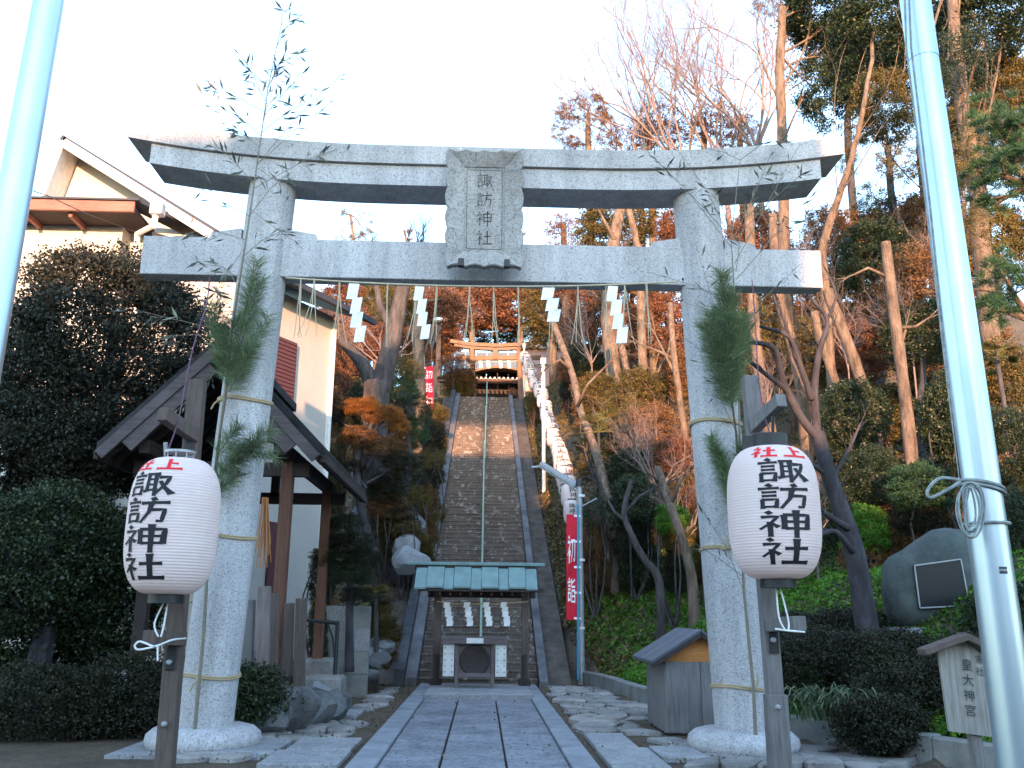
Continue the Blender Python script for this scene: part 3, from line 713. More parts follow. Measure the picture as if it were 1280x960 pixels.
def lan_cord(c, px_, knot, D, tail, parent):
    k = U(*knot, D)
    cordobj([c + Vector((-.02, 0, -.08)), k + Vector((-.05, 0, .12)), k], .009, 'cord', '', parent=parent)
    cordobj([c + Vector((.02, 0, -.08)), k + Vector((.04, 0, .1)), k + Vector((.03, -.02, 0))], .009, 'cord', '', parent=parent)
    cordobj([U(*q, D - .05) for q in tail], .010, 'cord', '', parent=parent)
lan_cord(lc, 203, (198, 796), 9.28, [(168, 807), (175, 802), (192, 808), (200, 806), (186, 810), (172, 812), (168, 807)], lanL)
cordobj([U(196, 808, 9.2), U(215, 800, 9.25), U(232, 798, 9.6)], .009, 'cord', '', parent=lanL)
cordobj([U(197, 806, 9.2), U(197, 826, 9.2)], .008, 'cord', '', parent=lanL)
lan_cord(rc, 982, (981, 787), 9.28, [(969, 786), (982, 788), (1006, 790)], lanR)
cordobj([U(205, 575, 9.3), U(212, 558, 9.25), U(224, 520, 9.4), U(240, 440, 9.9), U(258, 380, 10.3), U(262, 345, 10.9)], .008, 'cord_purple', 'faded purple cord holding up the left paper lantern')
cordobj([U(966, 552, 9.3), U(956, 520, 9.5), U(948, 470, 9.9), U(944, 400, 10.4), U(940, 350, 11.0)], .007, 'cord_purple', 'faded purple cord holding up the right paper lantern')
MB().beam(U(208, 574, 9.3), U(207, 553, 9.25), .03, .05).build('hanger', M['metal_grey'], lanL)
MB().beam(U(966, 555, 9.3), U(966, 520, 9.25), .03, .03).build('hanger', M['metal_black'], lanR)

# ------------------------------------------------------------------ bamboo and pine tied to the columns
def ring_tie(z, B, T, r, tails, label, grp='straw rope ties round the torii columns'):
    t = (z - B.z) / (T.z - B.z); c = B.lerp(T, t); R_ = .325
    pts = [c + Vector((R_ * math.cos(a), R_ * math.sin(a), .02 * math.sin(2 * a))) for a in [2 * math.pi * i / 28 for i in range(29)]]
    o = MB().tube(pts, r, 6, False).tube([p + Vector((0, 0, .022)) for p in pts], r, 6, False).build('rope_tie', M['rope'], None, origin=c, smooth='auto', label=label, cat='rope tie', group=grp)
    for tl in tails: MB().tube(tl, r * .9, 6).build('rope_tail', M['rope'], o, smooth='auto')
    k = Vector(tails[0][0]) if tails else None
    if k is not None: MB().lathe([(.01, -.035), (.035, -.02), (.038, .01), (.01, .035)], k, 8).build('knot', M['rope'], o, smooth='auto')
for i, (py_, nm) in enumerate(((498, 'uppermost'), (671, 'middle'), (848, 'lowest'))):
    z = U(300, py_, 11).z; kx = (275, 268, 249)[i]; k = U(kx, py_ + 1, 10.93)
    ring_tie(z, LB, LT, .012, [[k, k + Vector((-.06, -.02, -.06)), k + Vector((-.09, -.02, -.13))]], nm + ' straw rope tie round the left torii column')
for i, (py_, nm) in enumerate(((526, 'uppermost'), (686, 'middle'), (861, 'lowest'))):
    z = U(900, py_, 11).z; kx = (912, 905, 943)[i]; k = U(kx, py_ - 1, 10.93)
    ring_tie(z, RB, RT, .012, [[k, k + Vector((.05, -.02, .08)), k + Vector((.03, -.02, .15))]], nm + ' straw rope tie round the right torii column')
def bamboo(name, spine, D, rad, sprays, label, seed, leafpx=15):
    r_ = random.Random(seed); pts = [U(x, y, D) for x, y in spine]
    root = thing(name, pts[0], label, 'bamboo branch')
    n = len(pts); mb = MB(); fine = []
    for i in range(n - 1):
        for k in range(4): fine.append(pts[i].lerp(pts[i + 1], k / 4))
    fine.append(pts[-1]); m_ = len(fine)
    mb.tube(fine, [rad * (1 - .8 * i / (m_ - 1)) for i in range(m_)], 7)
    for i in range(2, m_, 3): mb.lathe([(rad * 1.25 * (1 - .75 * i / m_), -.006), (rad * 1.25 * (1 - .75 * i / m_), .006)], fine[i], 7)
    mb.build('stem', M['bamboo'], root, smooth='auto')
    tw = MB(); LP = []; LD = []
    for (x0, y0, x1, y1, k) in sprays:
        a, b = U(x0, y0, D), U(x1, y1, D + r_.uniform(-.3, .1)); mid_ = a.lerp(b, .5) + Vector((r_.uniform(-.05, .05), 0, r_.uniform(0, .08)))
        tw.tube([a, mid_, b], [.005, .004, .0025], 4)
        for q in range(int(k * 1.7)):
            t = r_.uniform(.25, 1); p = (a.lerp(mid_, t * 2) if t < .5 else mid_.lerp(b, t * 2 - 1))
            d = (b - a).normalized() * .6 + Vector((r_.uniform(-.8, .8), r_.uniform(-.5, .3), r_.uniform(-.9, .5)))
            d.normalize(); e = p + d * r_.uniform(.04, .12)
            tw.tube([p, e], [.0025, .0018], 3, False); LP.append(e + d * .05); LD.append(d)
    tw.build('twigs', M['bamboo'], root)
    leafobj('leaves', leafmesh('leaves', [tuple(p - ORG[root.name]) for p in LP], leafpx * 1.0 * D / 1150, .19, L_['bambooleaf'], 0, .4, [tuple(d) for d in LD]), root, ORG[root.name])
    return root
bamboo('bamboo_branch', [(242, 925), (254, 800), (262, 670), (275, 540), (292, 400), (312, 270), (325, 180), (335, 110), (352, 30)], 10.85, .022,
       [(335, 110, 300, 80, 7), (338, 90, 372, 70, 8), (345, 60, 378, 18, 6), (330, 140, 268, 110, 8), (326, 170, 258, 130, 8), (330, 145, 372, 95, 9), (328, 165, 380, 130, 7), (325, 185, 290, 160, 9), (352, 30, 362, 12, 4),
        (322, 205, 425, 95, 10), (322, 205, 410, 130, 6), (318, 230, 270, 180, 8), (318, 235, 440, 180, 6), (312, 270, 250, 235, 7), (312, 270, 362, 215, 8), (308, 300, 240, 290, 8), (305, 310, 262, 380, 9), (305, 320, 360, 285, 6), (300, 350, 250, 330, 10),
        (295, 390, 250, 400, 5), (290, 420, 200, 420, 7), (290, 415, 160, 385, 8), (285, 450, 215, 520, 6), (335, 120, 360, 60, 8), (334, 130, 318, 95, 8), (335, 110, 350, 85, 6), (330, 150, 345, 120, 6), (275, 540, 330, 560, 5), (270, 600, 320, 560, 6), (270, 620, 300, 580, 5), (250, 350, 285, 380, 10), (255, 130, 262, 112, 3), (322, 210, 372, 240, 5), (312, 260, 365, 300, 5)],
       'tall leafy bamboo branch tied upright to the left torii column', 3, 16)
bamboo('bamboo_branch', [(945, 935), (942, 860), (930, 740), (925, 620), (924, 500), (920, 400), (914, 300), (925, 200)], 10.8, .022,
       [(914, 300, 850, 190, 9), (915, 310, 800, 180, 10), (916, 300, 965, 190, 8), (918, 330, 1000, 180, 9), (920, 350, 1010, 250, 8), (915, 290, 880, 230, 6), (920, 380, 810, 340, 6), (918, 400, 860, 380, 4), (920, 420, 1000, 330, 9), (922, 440, 960, 380, 5), (925, 200, 985, 175, 9), (925, 200, 880, 185, 6), (920, 340, 940, 250, 8), (925, 620, 985, 560, 4), (930, 740, 880, 640, 4), (928, 720, 870, 680, 2), (925, 550, 870, 430, 6), (922, 470, 868, 300, 8), (918, 300, 1005, 215, 6), (916, 300, 830, 210, 6)],
       'bare twiggy bamboo branch tied upright to the right torii column', 5, 15)
def pine_branch(name, spine, D, tufts, label, seed, dens=400):
    r_ = random.Random(seed); pts = [U(x, y, D) for x, y in spine]; root = thing(name, pts[0], label, 'pine branch')
    mb = MB(); mb.tube(pts, [.016 - .010 * i / (len(pts) - 1) for i in range(len(pts))], 7)
    P = []; Dn = []
    for (x0, y0, x1, y1, w) in tufts:
        a, b = U(x0, y0, D), U(x1, y1, D - .1); mb.tube([a, b], [.008, .004], 5); d0 = (b - a).normalized(); W = w * D / 1150
        for q in range(int(dens * (b - a).length / .6)):
            t = r_.random(); s_ = Vector((r_.gauss(0, 1), r_.gauss(0, .6), r_.gauss(0, 1))); s_ -= d0 * s_.dot(d0); s_.normalize()
            d = (d0 * r_.uniform(.2, 1.2) + s_ * 1.0).normalized(); p = a.lerp(b, t); P.append(tuple(p + d * W * .5 * (1 - .3 * t) - ORG[root.name])); Dn.append(tuple(d))
    mb.build('stem', M['bark_pale'], root, smooth='auto')
    s0 = rng.bit_generator.state
    leafobj('needles', leafmesh('needles', P, tufts[0][4] * D / 1150 * 1.15, .022, L_['pine_cut'], 0, .5, Dn), root, ORG[root.name]); return root
pine_branch('pine_branch', [(263, 640), (272, 560), (285, 480), (300, 420), (318, 330)], 10.8, [(285, 470, 268, 380, 22), (285, 480, 290, 400, 24), (292, 480, 335, 395, 24), (295, 450, 325, 350, 24), (300, 420, 322, 325, 24), (286, 490, 318, 430, 22), (280, 470, 272, 410, 22), (270, 570, 300, 530, 18), (268, 600, 325, 550, 20), (275, 590, 340, 535, 20), (265, 620, 300, 590, 16), (285, 560, 345, 570, 16)], 'green pine bough tied with the bamboo on the left torii column', 11)
pine_branch('pine_branch', [(925, 600), (920, 540), (912, 480), (905, 400), (902, 340)], 10.7, [(912, 500, 880, 405, 24), (912, 500, 932, 395, 24), (908, 450, 903, 340, 24), (908, 460, 915, 370, 26), (908, 470, 888, 390, 24), (910, 490, 925, 420, 26), (915, 510, 905, 430, 24), (925, 640, 888, 545, 12), (930, 660, 895, 560, 12), (928, 640, 930, 560, 18), (928, 600, 938, 530, 16)], 'thick green pine bough tied to the right torii column', 12, 600)

# ------------------------------------------------------------------ flag poles
def flagpole(pa, pb, D, ra, rb, label, joints):
    a, b = U(*pa, D), U(*pb, D); d = (b - a) / (b.z - a.z)     # a low, b high
    g0 = a - d * a.z; top = b + d * 1.6
    r = thing('flagpole', (g0.x, g0.y, 0), label, 'flagpole', 'steel flagpoles in front of the torii')
    L = top.z; pts = [g0 + d * L * i / 6 for i in range(7)]
    def rad(z): return ra + (rb - ra) * (z - a.z) / (b.z - a.z)
    MB().tube(pts, [rad(p.z) for p in pts], 40).build('shaft', M['steel'], r, smooth='auto')
    for (z, dz) in joints:
        c = g0 + d * z; MB().lathe([(rad(z) + .001, -.25), (rad(z) + .004, -.248), (rad(z) + .004, .248), (rad(z) + .001, .25)], c, 40, d, False).build('sleeve', M['steel'], r, smooth='auto')
        for s_ in (-.12, .12):
            q = c + d * s_; MB().lathe([(.011, 0), (.010, .008), (.004, .011)], q + (CAM - q).normalized() * (rad(z) + .002), 10, (CAM - q)).build('rivet', M['metal_grey'], r, smooth='auto')
    return r, g0, d, rad
fL = flagpole((-18, 440), (61, 0), 5.0, .095, .085, 'shiny steel flagpole leaning into the left edge of the view', [(6.25, 0)])
fR = flagpole((1266, 900), (1144, 0), 5.0, .108, .086, 'shiny steel flagpole on the right with a grey rope coiled on it', [(5.15, 0)])
# halyard down the right pole and its coil
q1, q2, q3 = [[U(x, y, 4.85) for x, y in pts] for pts in (((1129, -60), (1133, 60), (1158, 260), (1187, 500), (1200, 600)), ((1134, -60), (1139, 60), (1163, 260), (1188, 500), (1200, 600)), ((1200, 600), (1175, 598), (1160, 612), (1163, 622), (1185, 612), (1200, 602)))]
hal = MB().tube(q1, .0065, 6).tube(q2, .0065, 6).tube(smooth_pts(q3), .009, 6).build('flag_rope', M['halyard'], None, origin=q1[-1], smooth='auto', label='grey flag rope running down the right flagpole into a coil', cat='rope')
mb = MB()
for k in range(5):
    w = 6 + k * 2.9; h_ = 24 + k * 2.6 + (k % 2) * 2; cx_, cy_ = 1213 + (k % 3) * 1.1, 634 + k
    mb.tube([U(cx_ + w * math.cos(t) + 1.5 * math.sin(2 * t + k), cy_ + h_ * math.sin(t), 4.80 - .012 * (k % 2)) for t in [2 * math.pi * i / 26 for i in range(27)]], .0058, 6, False)
mb.build('coil', M['halyard'], hal, smooth='auto')
for (y0, sl) in ((607, 4), (612, 4), (655, -10)):
    c = U(1222, y0, 5.0); zz = c.z; cc = fR[1] + fR[2] * zz; rr = fR[3](zz) + .012
    MB().tube([cc + Vector((rr * math.cos(t), rr * math.sin(t), (-.02 - .002 * sl) * math.cos(t))) for t in [2 * math.pi * i / 30 for i in range(31)]], .009, 6, False).build('wrap', M['halyard'], hal, smooth='auto')
c = U(1233, 714, 4.9); zz = c.z; cc = fR[1] + fR[2] * zz; rr = fR[3](zz) + .002     # maker's sticker
mb = MB(); A0 = math.atan2(-1, .15) - .35
for i in range(6):
    a, b = A0 + i * .07, A0 + (i + 1) * .07
    for z0, z1 in ((-.012, .002), (.005, .009), (.012, .024)):
        mb.quad(cc + Vector((rr * math.cos(a), rr * math.sin(a), z0)), cc + Vector((rr * math.cos(b), rr * math.sin(b), z0)), cc + Vector((rr * math.cos(b), rr * math.sin(b), z1)), cc + Vector((rr * math.cos(a), rr * math.sin(a), z1)))
mb.build('sticker', M['ink_faded'], fR[0])


# ------------------------------------------------------------------ offering box under its little copper roof
SY = 19.8
MB().cbox((.0, 18.85, .07), (1.98, 2.7, .14), .012).build('stone_platform', M['slab2'], None, label='low flat stone platform under the offering box at the foot of the stairs', cat='platform', origin=(0, 0, 0))
stall = thing('roofed_frame', (-.02, SY, .14), 'small green copper roof on two dark wooden posts over the offering box', 'roofed frame')
PX = [U(546, 800, SY).x, U(656, 800, SY).x]; scx = sum(PX) / 2
for x in PX:
    MB().cbox((x, SY, 1.1), (.15, .15, 1.92), .008).build('post', M['wood_post'], stall)
    MB().cbox((x, SY, .20), (.24, .34, .12), .01).build('post_foot', M['wood_dark'], stall)
    MB().cbox((x, SY - .14, .45), (.07, .09, .6), .006).build('brace', M['wood_dark'], stall)
zr, ze = U(600, 707, SY).z, U(600, 735, 19.25).z
x0, x1 = U(518, 730, 19.25).x, U(672, 730, 19.25).x
MB().cbox((scx, SY, 1.98), (2.25, .13, .2), .008).build('cross_beam', M['wood_dark'], stall)
MB().cbox((scx, SY, 2.13), (x1 - x0 - .3, .8, .05), .008).build('ceiling_board', M['wood_dark'], stall)
xr0, xr1 = U(509, 704, SY).x, U(681, 706, SY).x
MB().cbox(((xr0 + xr1) / 2, SY, zr + .03), (xr1 - xr0, .16, .07), .01).build('ridge_cap', M['copper'], stall)
MB().cbox(((xr0 + xr1) / 2, SY, zr - .06), (x1 - x0 + .05, .1, .1), .01).build('ridge_board', M['wood_dark'], stall)
ws = [.42, .62, .36, .62, .38, .62, .36, .62, .42]; tot = sum(ws); xx = x0
for i, w in enumerate(ws):
    w = w / tot * (x1 - x0)
    for s_ in (-1, 1):
        dz = .028 if i % 2 else 0
        P = [(xx + .004, SY + s_ * .62, ze + dz), (xx + w - .004, SY + s_ * .62, ze + dz), (xx + w - .004, SY + s_ * .07, zr - .06 + dz), (xx + .004, SY + s_ * .07, zr - .06 + dz)]
        MB().prism(P, (0, 0, -.035)).build('copper_panel', M['copper'], stall)
    xx += w
MB().cbox((scx, SY - .57, ze - .04), (x1 - x0, .05, .07), .005).build('eave_board', M['wood_dark'], stall)
mb = MB()
for i in range(12): mb.cbox((x0 + .1 + (x1 - x0 - .2) * i / 11, SY - .35, ze + .02), (.04, .5, .04), .003, Matrix.Rotation(R(38), 3, 'X'))
mb.build('rafter', M['wood_brown'], stall, kind='stuff')
A2, B2 = Vector((PX[0] - .02, SY - .1, U(545, 752, SY).z)), Vector((PX[1] + .06, SY - .1, U(655, 752, SY).z))
rp2, _ = rope_rig('shrine_rope', A2, B2, .05, 'orange straw rope with four zigzag papers hanging above the offering box', 'sacred rope', 14, .014, 'rope')
for px_ in (559, 584, 608, 630):
    mb = shide(30 * mpp(px_, 770, SY), 7.5 * mpp(px_, 770, SY), 5, .22); P = U(px_, 753, SY - .1)
    mb.v = [tuple(Vector(v) + P + Vector((0, -.03, 0))) for v in mb.v]; mb.build('folded_paper', M['paper'], rp2)
bx = U(593.5, 820, 19.0); BX = bx.x
box = thing('offering_box', (BX, 19.1, .14), 'dark wooden offering box with a round crest and two white studded panels', 'offering box')
zt_ = U(593, 797, 18.8).z; zb_ = U(593, 847, 18.8).z; W_ = 82 * mpp(593, 820, 18.8)
MB().cbox((BX, 19.15, zt_ - .06), (W_, .75, .13), .01).build('top_rim', M['wood_panel'], box)
MB().cbox((BX, 18.765, zt_ - .06), (.33, .012, .10), .003).build('name_plate', M['panel_white'], box)
MB().cbox((BX, 19.2, (zt_ + zb_) / 2 - .03), (W_ * .60, .55, zt_ - zb_ - .1), .01).build('box_body', M['wood_panel'], box)
for s_ in (-1, 1):
    MB().cbox((BX + s_ * W_ * .40, 18.86, (zt_ + zb_) / 2 - .05), (.215, .04, zt_ - zb_ - .13), .006).build('white_panel', M['panel_white'], box)
    st = MB()
    for i in range(5):
        for k in (-1, 1): st.lathe([(.014, 0), (.010, .012)], (BX + s_ * W_ * .40 + k * .065, 18.84, zb_ + .10 + i * (zt_ - zb_ - .30) / 4), 6, (0, -1, 0))
    st.build('stud', M['metal_black'], box, kind='stuff')
    MB().cbox((BX + s_ * W_ * .275, 18.9, (zt_ + .14) / 2 - .06), (.07, .07, zt_ - .26), .006).build('leg', M['wood_panel'], box)
    MB().cbox((BX + s_ * W_ * .275, 19.4, (zt_ + .14) / 2 - .06), (.07, .07, zt_ - .26), .006).build('leg', M['wood_panel'], box)
MB().cbox((BX, 18.90, zb_ + .04), (W_ * .5, .05, .08), .006).build('bottom_rail', M['wood_panel'], box)
MB().lathe([(.30, 0), (.30, .02), (.27, .035), (.24, .02)], (BX, 18.925, (zt_ + zb_) / 2 - .06), 32, (0, -1, 0)).build('round_crest', M['wood_dark'], box, smooth='auto')

# ------------------------------------------------------------------ upper shrine seen at the head of the stairs
UY = 53.5
ut = thing('torii', (U(621, 480, UY).x, UY, TOPZ), 'small sunlit orange torii standing at the head of the long stairs', 'torii gate')
for xb, xt in ((592, 590), (653, 648)):
    MB().tube([(U(xb, 495, UY).x, UY, TOPZ), U(xt, 436, UY)], [.17, .15], 16).build('column', M['vermilion'], ut, smooth='auto')
def beam_px(pts, D, h, d, name, mat, par):
    P = [U(x, y, D) for x, y in pts]; mb = MB()
    for i in range(len(P) - 1): mb.beam(P[i], P[i + 1], d, h, (0, 0, 1), .01)
    mb.build(name, mat, par)
beam_px([(563, 427), (590, 431), (621, 432.5), (655, 431), (672, 428)], UY, .22, .36, 'top_lintel', M['vermilion'], ut)
beam_px([(568, 432), (592, 435.5), (621, 437), (653, 435.5), (668, 433)], UY, .17, .28, 'lower_lintel', M['vermilion'], ut)
beam_px([(567, 448), (676, 447)], UY, .26, .16, 'tie_beam', M['vermilion'], ut)
beam_px([(619, 449), (619, 436)], UY - .05, .28, .2, 'centre_tablet', M['vermilion'], ut)
r3, _ = rope_rig('sacred_rope', U(594, 451, UY - .2), U(647, 451, UY - .2), .06, 'thin rope with four white papers hanging under the small upper torii', 'sacred rope', 12, .02)
for px_ in (600.5, 610.5, 625.5, 636):
    mb = shide(10 * .047, 3.5 * .047, 3, .2); P = U(px_, 451, UY - .2); mb.v = [tuple(Vector(v) + P) for v in mb.v]; mb.build('folded_paper', M['paper'], r3)
HY = 62.0; hc = U(622, 480, HY).x
hall = thing('shrine_hall', (hc, HY + 3, TOPZ), 'dark shrine hall with a curved grey roof behind the upper torii', 'shrine hall')
zE, zR = U(620, 473, HY - 1.2).z, U(620, 446, HY + 2).z
MB().bbox(hc - 4.2, hc + 4.2, HY + .6, HY + 6, TOPZ, zE + .1).build('wall', M['wood_dark'], hall)
prof = [(HY - 1.2, zE), (HY - .5, zE + .22), (HY + .6, zE + .75), (HY + 2.6, zR + .5)]
for (ya, za), (yb, zb2) in zip(prof, prof[1:]):
    k = 14
    for i in range(k):
        xa = hc - 5.4 + 10.8 * i / k; xb = xa + 10.8 / k - .03
        MB().prism([(xa, ya, za), (xb, ya, za), (xb, yb, zb2), (xa, yb, zb2)], (0, 0, -.14)).build('roof_panel', M['hall_roof'], hall)
# gabled porch roof with a bowed eave
pc_ = U(624, 473, HY - 2.6)
arc = []
for i in range(13):
    t = i / 12 * 2 - 1; arc.append(Vector((pc_.x + t * 2.6, HY - 2.6, zE - .12 + .5 * math.cos(t * math.pi / 2) ** 1.5)))
mb = MB()
for a, b in zip(arc, arc[1:]): mb.prism([a, b, b + Vector((0, 3.4, .55)), a + Vector((0, 3.4, .55))], (0, 0, .14))
mb.build('porch_roof', M['vermilion'], hall)
mb = MB(); ends = MB()
for i in range(15):
    x = pc_.x - 2.1 + 4.2 * i / 14; mb.cbox((x, HY - 1.6, zE - .28), (.09, 1.5, .1), .01); ends.cbox((x, HY - 2.37, zE - .28), (.11, .03, .13), .005)
mb.build('rafter', M['wood_dark'], hall, kind='stuff'); ends.build('white_rafter_end', M['white_trim'], hall, kind='stuff')
for x in (-2.1, 2.1): MB().cbox((pc_.x + x, HY - 2.1, (TOPZ + zE) / 2 - .1), (.2, .2, zE - TOPZ - .2), .01).build('porch_post', M['wood_brown'], hall)
for x in (-1.4, 0, 1.4): MB().cbox((pc_.x + x, HY + .57, TOPZ + 1.3), (1.2, .05, 2.3), .01).build('lattice_door', M['wood_brown'], hall)
MB().cbox((pc_.x, HY - 2.1, zE - .45), (4.5, .18, .22), .01).build('porch_beam', M['wood_brown'], hall)
ar = thing('votive_rack', (U(562, 490, 52).x, 52, TOPZ), 'small roofed rack crowded with sunlit wooden votive plaques beside the upper torii', 'votive rack')
a, b = U(547, 472, 52), U(580, 472, 52)
MB().beam(a, b, .5, .1).build('roof', M['bark_pale'], ar)
MB().beam(a + Vector((0, .1, -.25)), b + Vector((0, .1, -.25)), .06, .12).build('rail', M['wood_dark'], ar)
for t in (0, 1): MB().cbox((a.lerp(b, t).x, 52.1, (TOPZ + a.z) / 2), (.09, .09, a.z - TOPZ), .01).build('post', M['bark_pale'], ar)
for j in range(4):
    for i in range(8):
        MB().cbox((a.x + .1 + (b.x - a.x - .2) * i / 7 + rnd.uniform(-.03, .03), 52.0 + .02 * j, a.z - .38 - j * .24 + rnd.uniform(-.03, .03)), (.16, .02, .2), .004, Matrix.Rotation(rnd.uniform(-.15, .15), 3, 'Y')).build('votive_plaque', M['ema'], ar)
pwall = thing('pink_shed', (U(690, 460, 56).x, 57, TOPZ), 'low pinkish building with a pale eave right of the upper torii', 'shed')
a, b = U(652, 455, 56), U(722, 438, 56)
MB().bbox(a.x, b.x, 56, 59, TOPZ, b.z).build('wall', M['pink_wall'], pwall)
MB().bbox(a.x - .2, b.x + .3, 55.6, 59.3, b.z + .002, b.z + .14).build('roof', M['cream_wall'], pwall)
MB().bbox(a.x, b.x, 55.9, 55.99, a.z - .02, a.z + .10).build('band', M['cream_wall'], pwall)

# ------------------------------------------------------------------ string of small lanterns down the right side of the stairs
spine = [(655, 446, 49.5), (661, 458, 47), (668, 474, 44), (676, 495, 41), (684, 520, 37.5), (692, 547, 34), (700, 572, 31), (706, 594, 28.5), (710, 612, 26.8), (713, 632, 25.4)]
P3 = [U(x, y, d) for x, y, d in spine]
MB().tube([p + Vector((0, 0, .38)) for p in P3], .012, 5).build('lantern_wire', M['metal_black'], None, origin=P3[0], label='sagging black wire carrying the string of small lanterns beside the stairs', cat='wire')
def small_lantern(loc, h, w):
    root = thing('string_lantern', loc, None, 'paper lantern', 'small paper lanterns strung beside the stairs')
    prof = []
    for i in range(25):
        t = i / 24; s_ = abs(2 * t - 1); prof.append((w / 2 * (.45 + .55 * (1 - s_ ** 3) ** .5) - (0 if i % 2 else .006), t * h - h / 2))
    MB().lathe(prof, loc, 20).build('paper_body', M['lantern'], root, smooth=True)
    MB().lathe([(w * .24, -h / 2 - .03), (w * .24, -h / 2 + .01)], loc, 16).build('bottom_ring', M['metal_black'], root)
    MB().lathe([(w * .24, h / 2 - .01), (w * .24, h / 2 + .03)], loc, 16).build('top_ring', M['metal_black'], root)
    ink = MB()
    for cu_ in (0, 2.1, 4.2):
        for i, gn in enumerate(('suwa1', 'kami', 'yashiro')):
            cz = .23 * h - i * .23 * h
            def fn(u, v, cz=cz, cu_=cu_):
                a = -math.pi / 2 + cu_ + (u - 50) / 100 * .75; z = cz + (v - 50) / 100 * h * .2; s_ = abs(2 * (z / h)); r = w / 2 * (.45 + .55 * (1 - min(s_, .99) ** 3) ** .5) + .008
                return Vector(loc) + Vector((r * math.cos(a), r * math.sin(a), z))
            draw(ink, gn, fn, 1.1)
    ink.build('lettering', M['ink_faded'], root); return root
cum = [0]
for a, b in zip(P3, P3[1:]): cum.append(cum[-1] + (b - a).length)
def along(s_):
    for i in range(len(P3) - 1):
        if s_ <= cum[i + 1]: return P3[i].lerp(P3[i + 1], (s_ - cum[i]) / (cum[i + 1] - cum[i]))
    return P3[-1]
proto = None; NL_ = 25
for k in range(NL_):
    p = along(cum[-1] * (k + .2) / NL_)
    LBL = 'small pinkish paper lantern in the long string hanging down the right side of the stairs'
    if proto is None: proto = small_lantern(p, .66, .54); props(proto, LBL)
    else: dup(proto, p + Vector((rnd.uniform(-.06, .06), rnd.uniform(-.15, .15), rnd.uniform(-.05, .05))), rnd.uniform(-1.6, 1.6), rnd.uniform(.86, 1.05), label=LBL)
lastl = small_lantern(U(714, 640, 24.0), .62, .42); props(lastl, 'lowest lantern of the string, hanging just above the red banner')
for (x, y0, y1, d, lb, w) in ((656, 432, 500, 50.2, 'thin pole holding the upper end of the lantern string', .05), (680, 452, 575, 34, 'slim white pole halfway down the string of small lanterns', .07)):
    a, b = U(x, y1, d), U(x - 1, y0, d); a.z = min(a.z, H(a.x, a.y))
    r_ = thing('lantern_pole', a, lb, 'pole'); MB().tube([a, b], w, 8).build('shaft', M['white_trim'], r_, smooth='auto'); MB().cbox(b, (w * 3, w * 3, .25), .01).build('cap', M['metal_grey'], r_)

# street lamp post with slanting tube lamp and red banner
lp = thing('lamp_post', (U(727, 848, 22.2).x, 22.2, 0), 'grey post with a slanting tube lamp standing right of the stairs', 'lamp post')
a, b = U(727, 850, 22.2), U(724, 606, 22.2); a.z = 0
MB().tube([a, a.lerp(b, .5), b], [.085, .075, .07], 14).build('post', M['metal_grey'], lp, smooth='auto')
MB().lathe([(.08, 0), (.08, .12), (.06, .2)], b - Vector((0, 0, .05)), 12).build('post_cap', M['metal_black'], lp, smooth='auto')
a, b = U(677, 580, 23.0), U(722, 608, 22.3)
MB().beam(a, b, .2, .12, ch=.02).build('tube_lamp', M['metal_grey'], lp)
MB().beam(a - Vector((0, 0, .08)), b - Vector((0, 0, .08)), .12, .05, ch=.01).build('lamp_cover', M['panel_white'], lp)
MB().tube([U(665, 584, 23.1), U(680, 583, 23)], .03, 6).build('bracket', M['metal_grey'], lp)
MB().tube([U(727, 633, 22.1), U(746, 623, 21.9)], .02, 6).build('side_arm', M['metal_grey'], lp)
for y in (620, 700, 785): MB().lathe([(.092, -.03), (.092, .03)], U(726.5, y, 22.2), 14).build('band', M['white_trim'], lp)
def banner(D, x0, x1, y0, y1, polex, polebot, label, glyphs, gmat, fab, top=None, curl=.04):
    r_ = thing('banner', U(polex, polebot, D), label, 'banner')
    a, b = U(polex, polebot, D), U(polex, y0 - 12, D); a.z = max(min(a.z, .6), 0) if D < 25 else a.z
    MB().tube([a, b], .028, 8).build('pole', M['pole_blue'] if D < 25 else M['rail_green'], r_, smooth='auto')
    mb = MB(); n = 16; pts = []
    def fp(u, v):
        x = x0 + (x1 - x0) * u; y = y0 + (y1 - y0) * v; return U(x, y, D + .02 + curl * math.sin(u * 4 + v * 9))
    for j in range(n + 1):
        for i in range(7): pts.append(fp(i / 6, j / n))
    nv = len(pts)
    mb.add(pts + [p + Vector((0, .004, 0)) for p in pts], [(j * 7 + i + 1, j * 7 + i, (j + 1) * 7 + i, (j + 1) * 7 + i + 1) for j in range(n) for i in range(6)] + [(nv + j * 7 + i, nv + j * 7 + i + 1, nv + (j + 1) * 7 + i + 1, nv + (j + 1) * 7 + i) for j in range(n) for i in range(6)])
    mb.build('cloth', fab, r_, smooth=True)
    ink = MB()
    for gn, v0, v1 in glyphs:
        draw(ink, gn, lambda u, v, v0=v0, v1=v1: fp(.12 + .76 * u / 100, v1 + (v0 - v1) * v / 100) + Vector((0, -.012, 0)), 1.35)
    ink.build('lettering', gmat, r_)
    for k in range(5): MB().cbox(U((polex + (x1 if polex > x0 else x0)) / 2, y0 + 2 + (y1 - y0 - 4) * k / 4, D), (.16, .03, .05), .004).build('loop', M['white_cloth'], r_)
    return r_
banner(21.9, 708, 721, 643, 775, 722.5, 850, 'tall red banner with white New Year lettering tied to a thin blue pole', (('hatsu', .20, .47), ('mode', .60, .84)), M['white_cloth'], M['red_cloth'])
banner(40, 531, 542, 458, 512, 530, 545, 'distant red banner with white lettering left of the stairs', (('hatsu', .08, .3), ('mode', .38, .6), ('hatsu', .7, .93)), M['white_cloth'], M['red_cloth'])
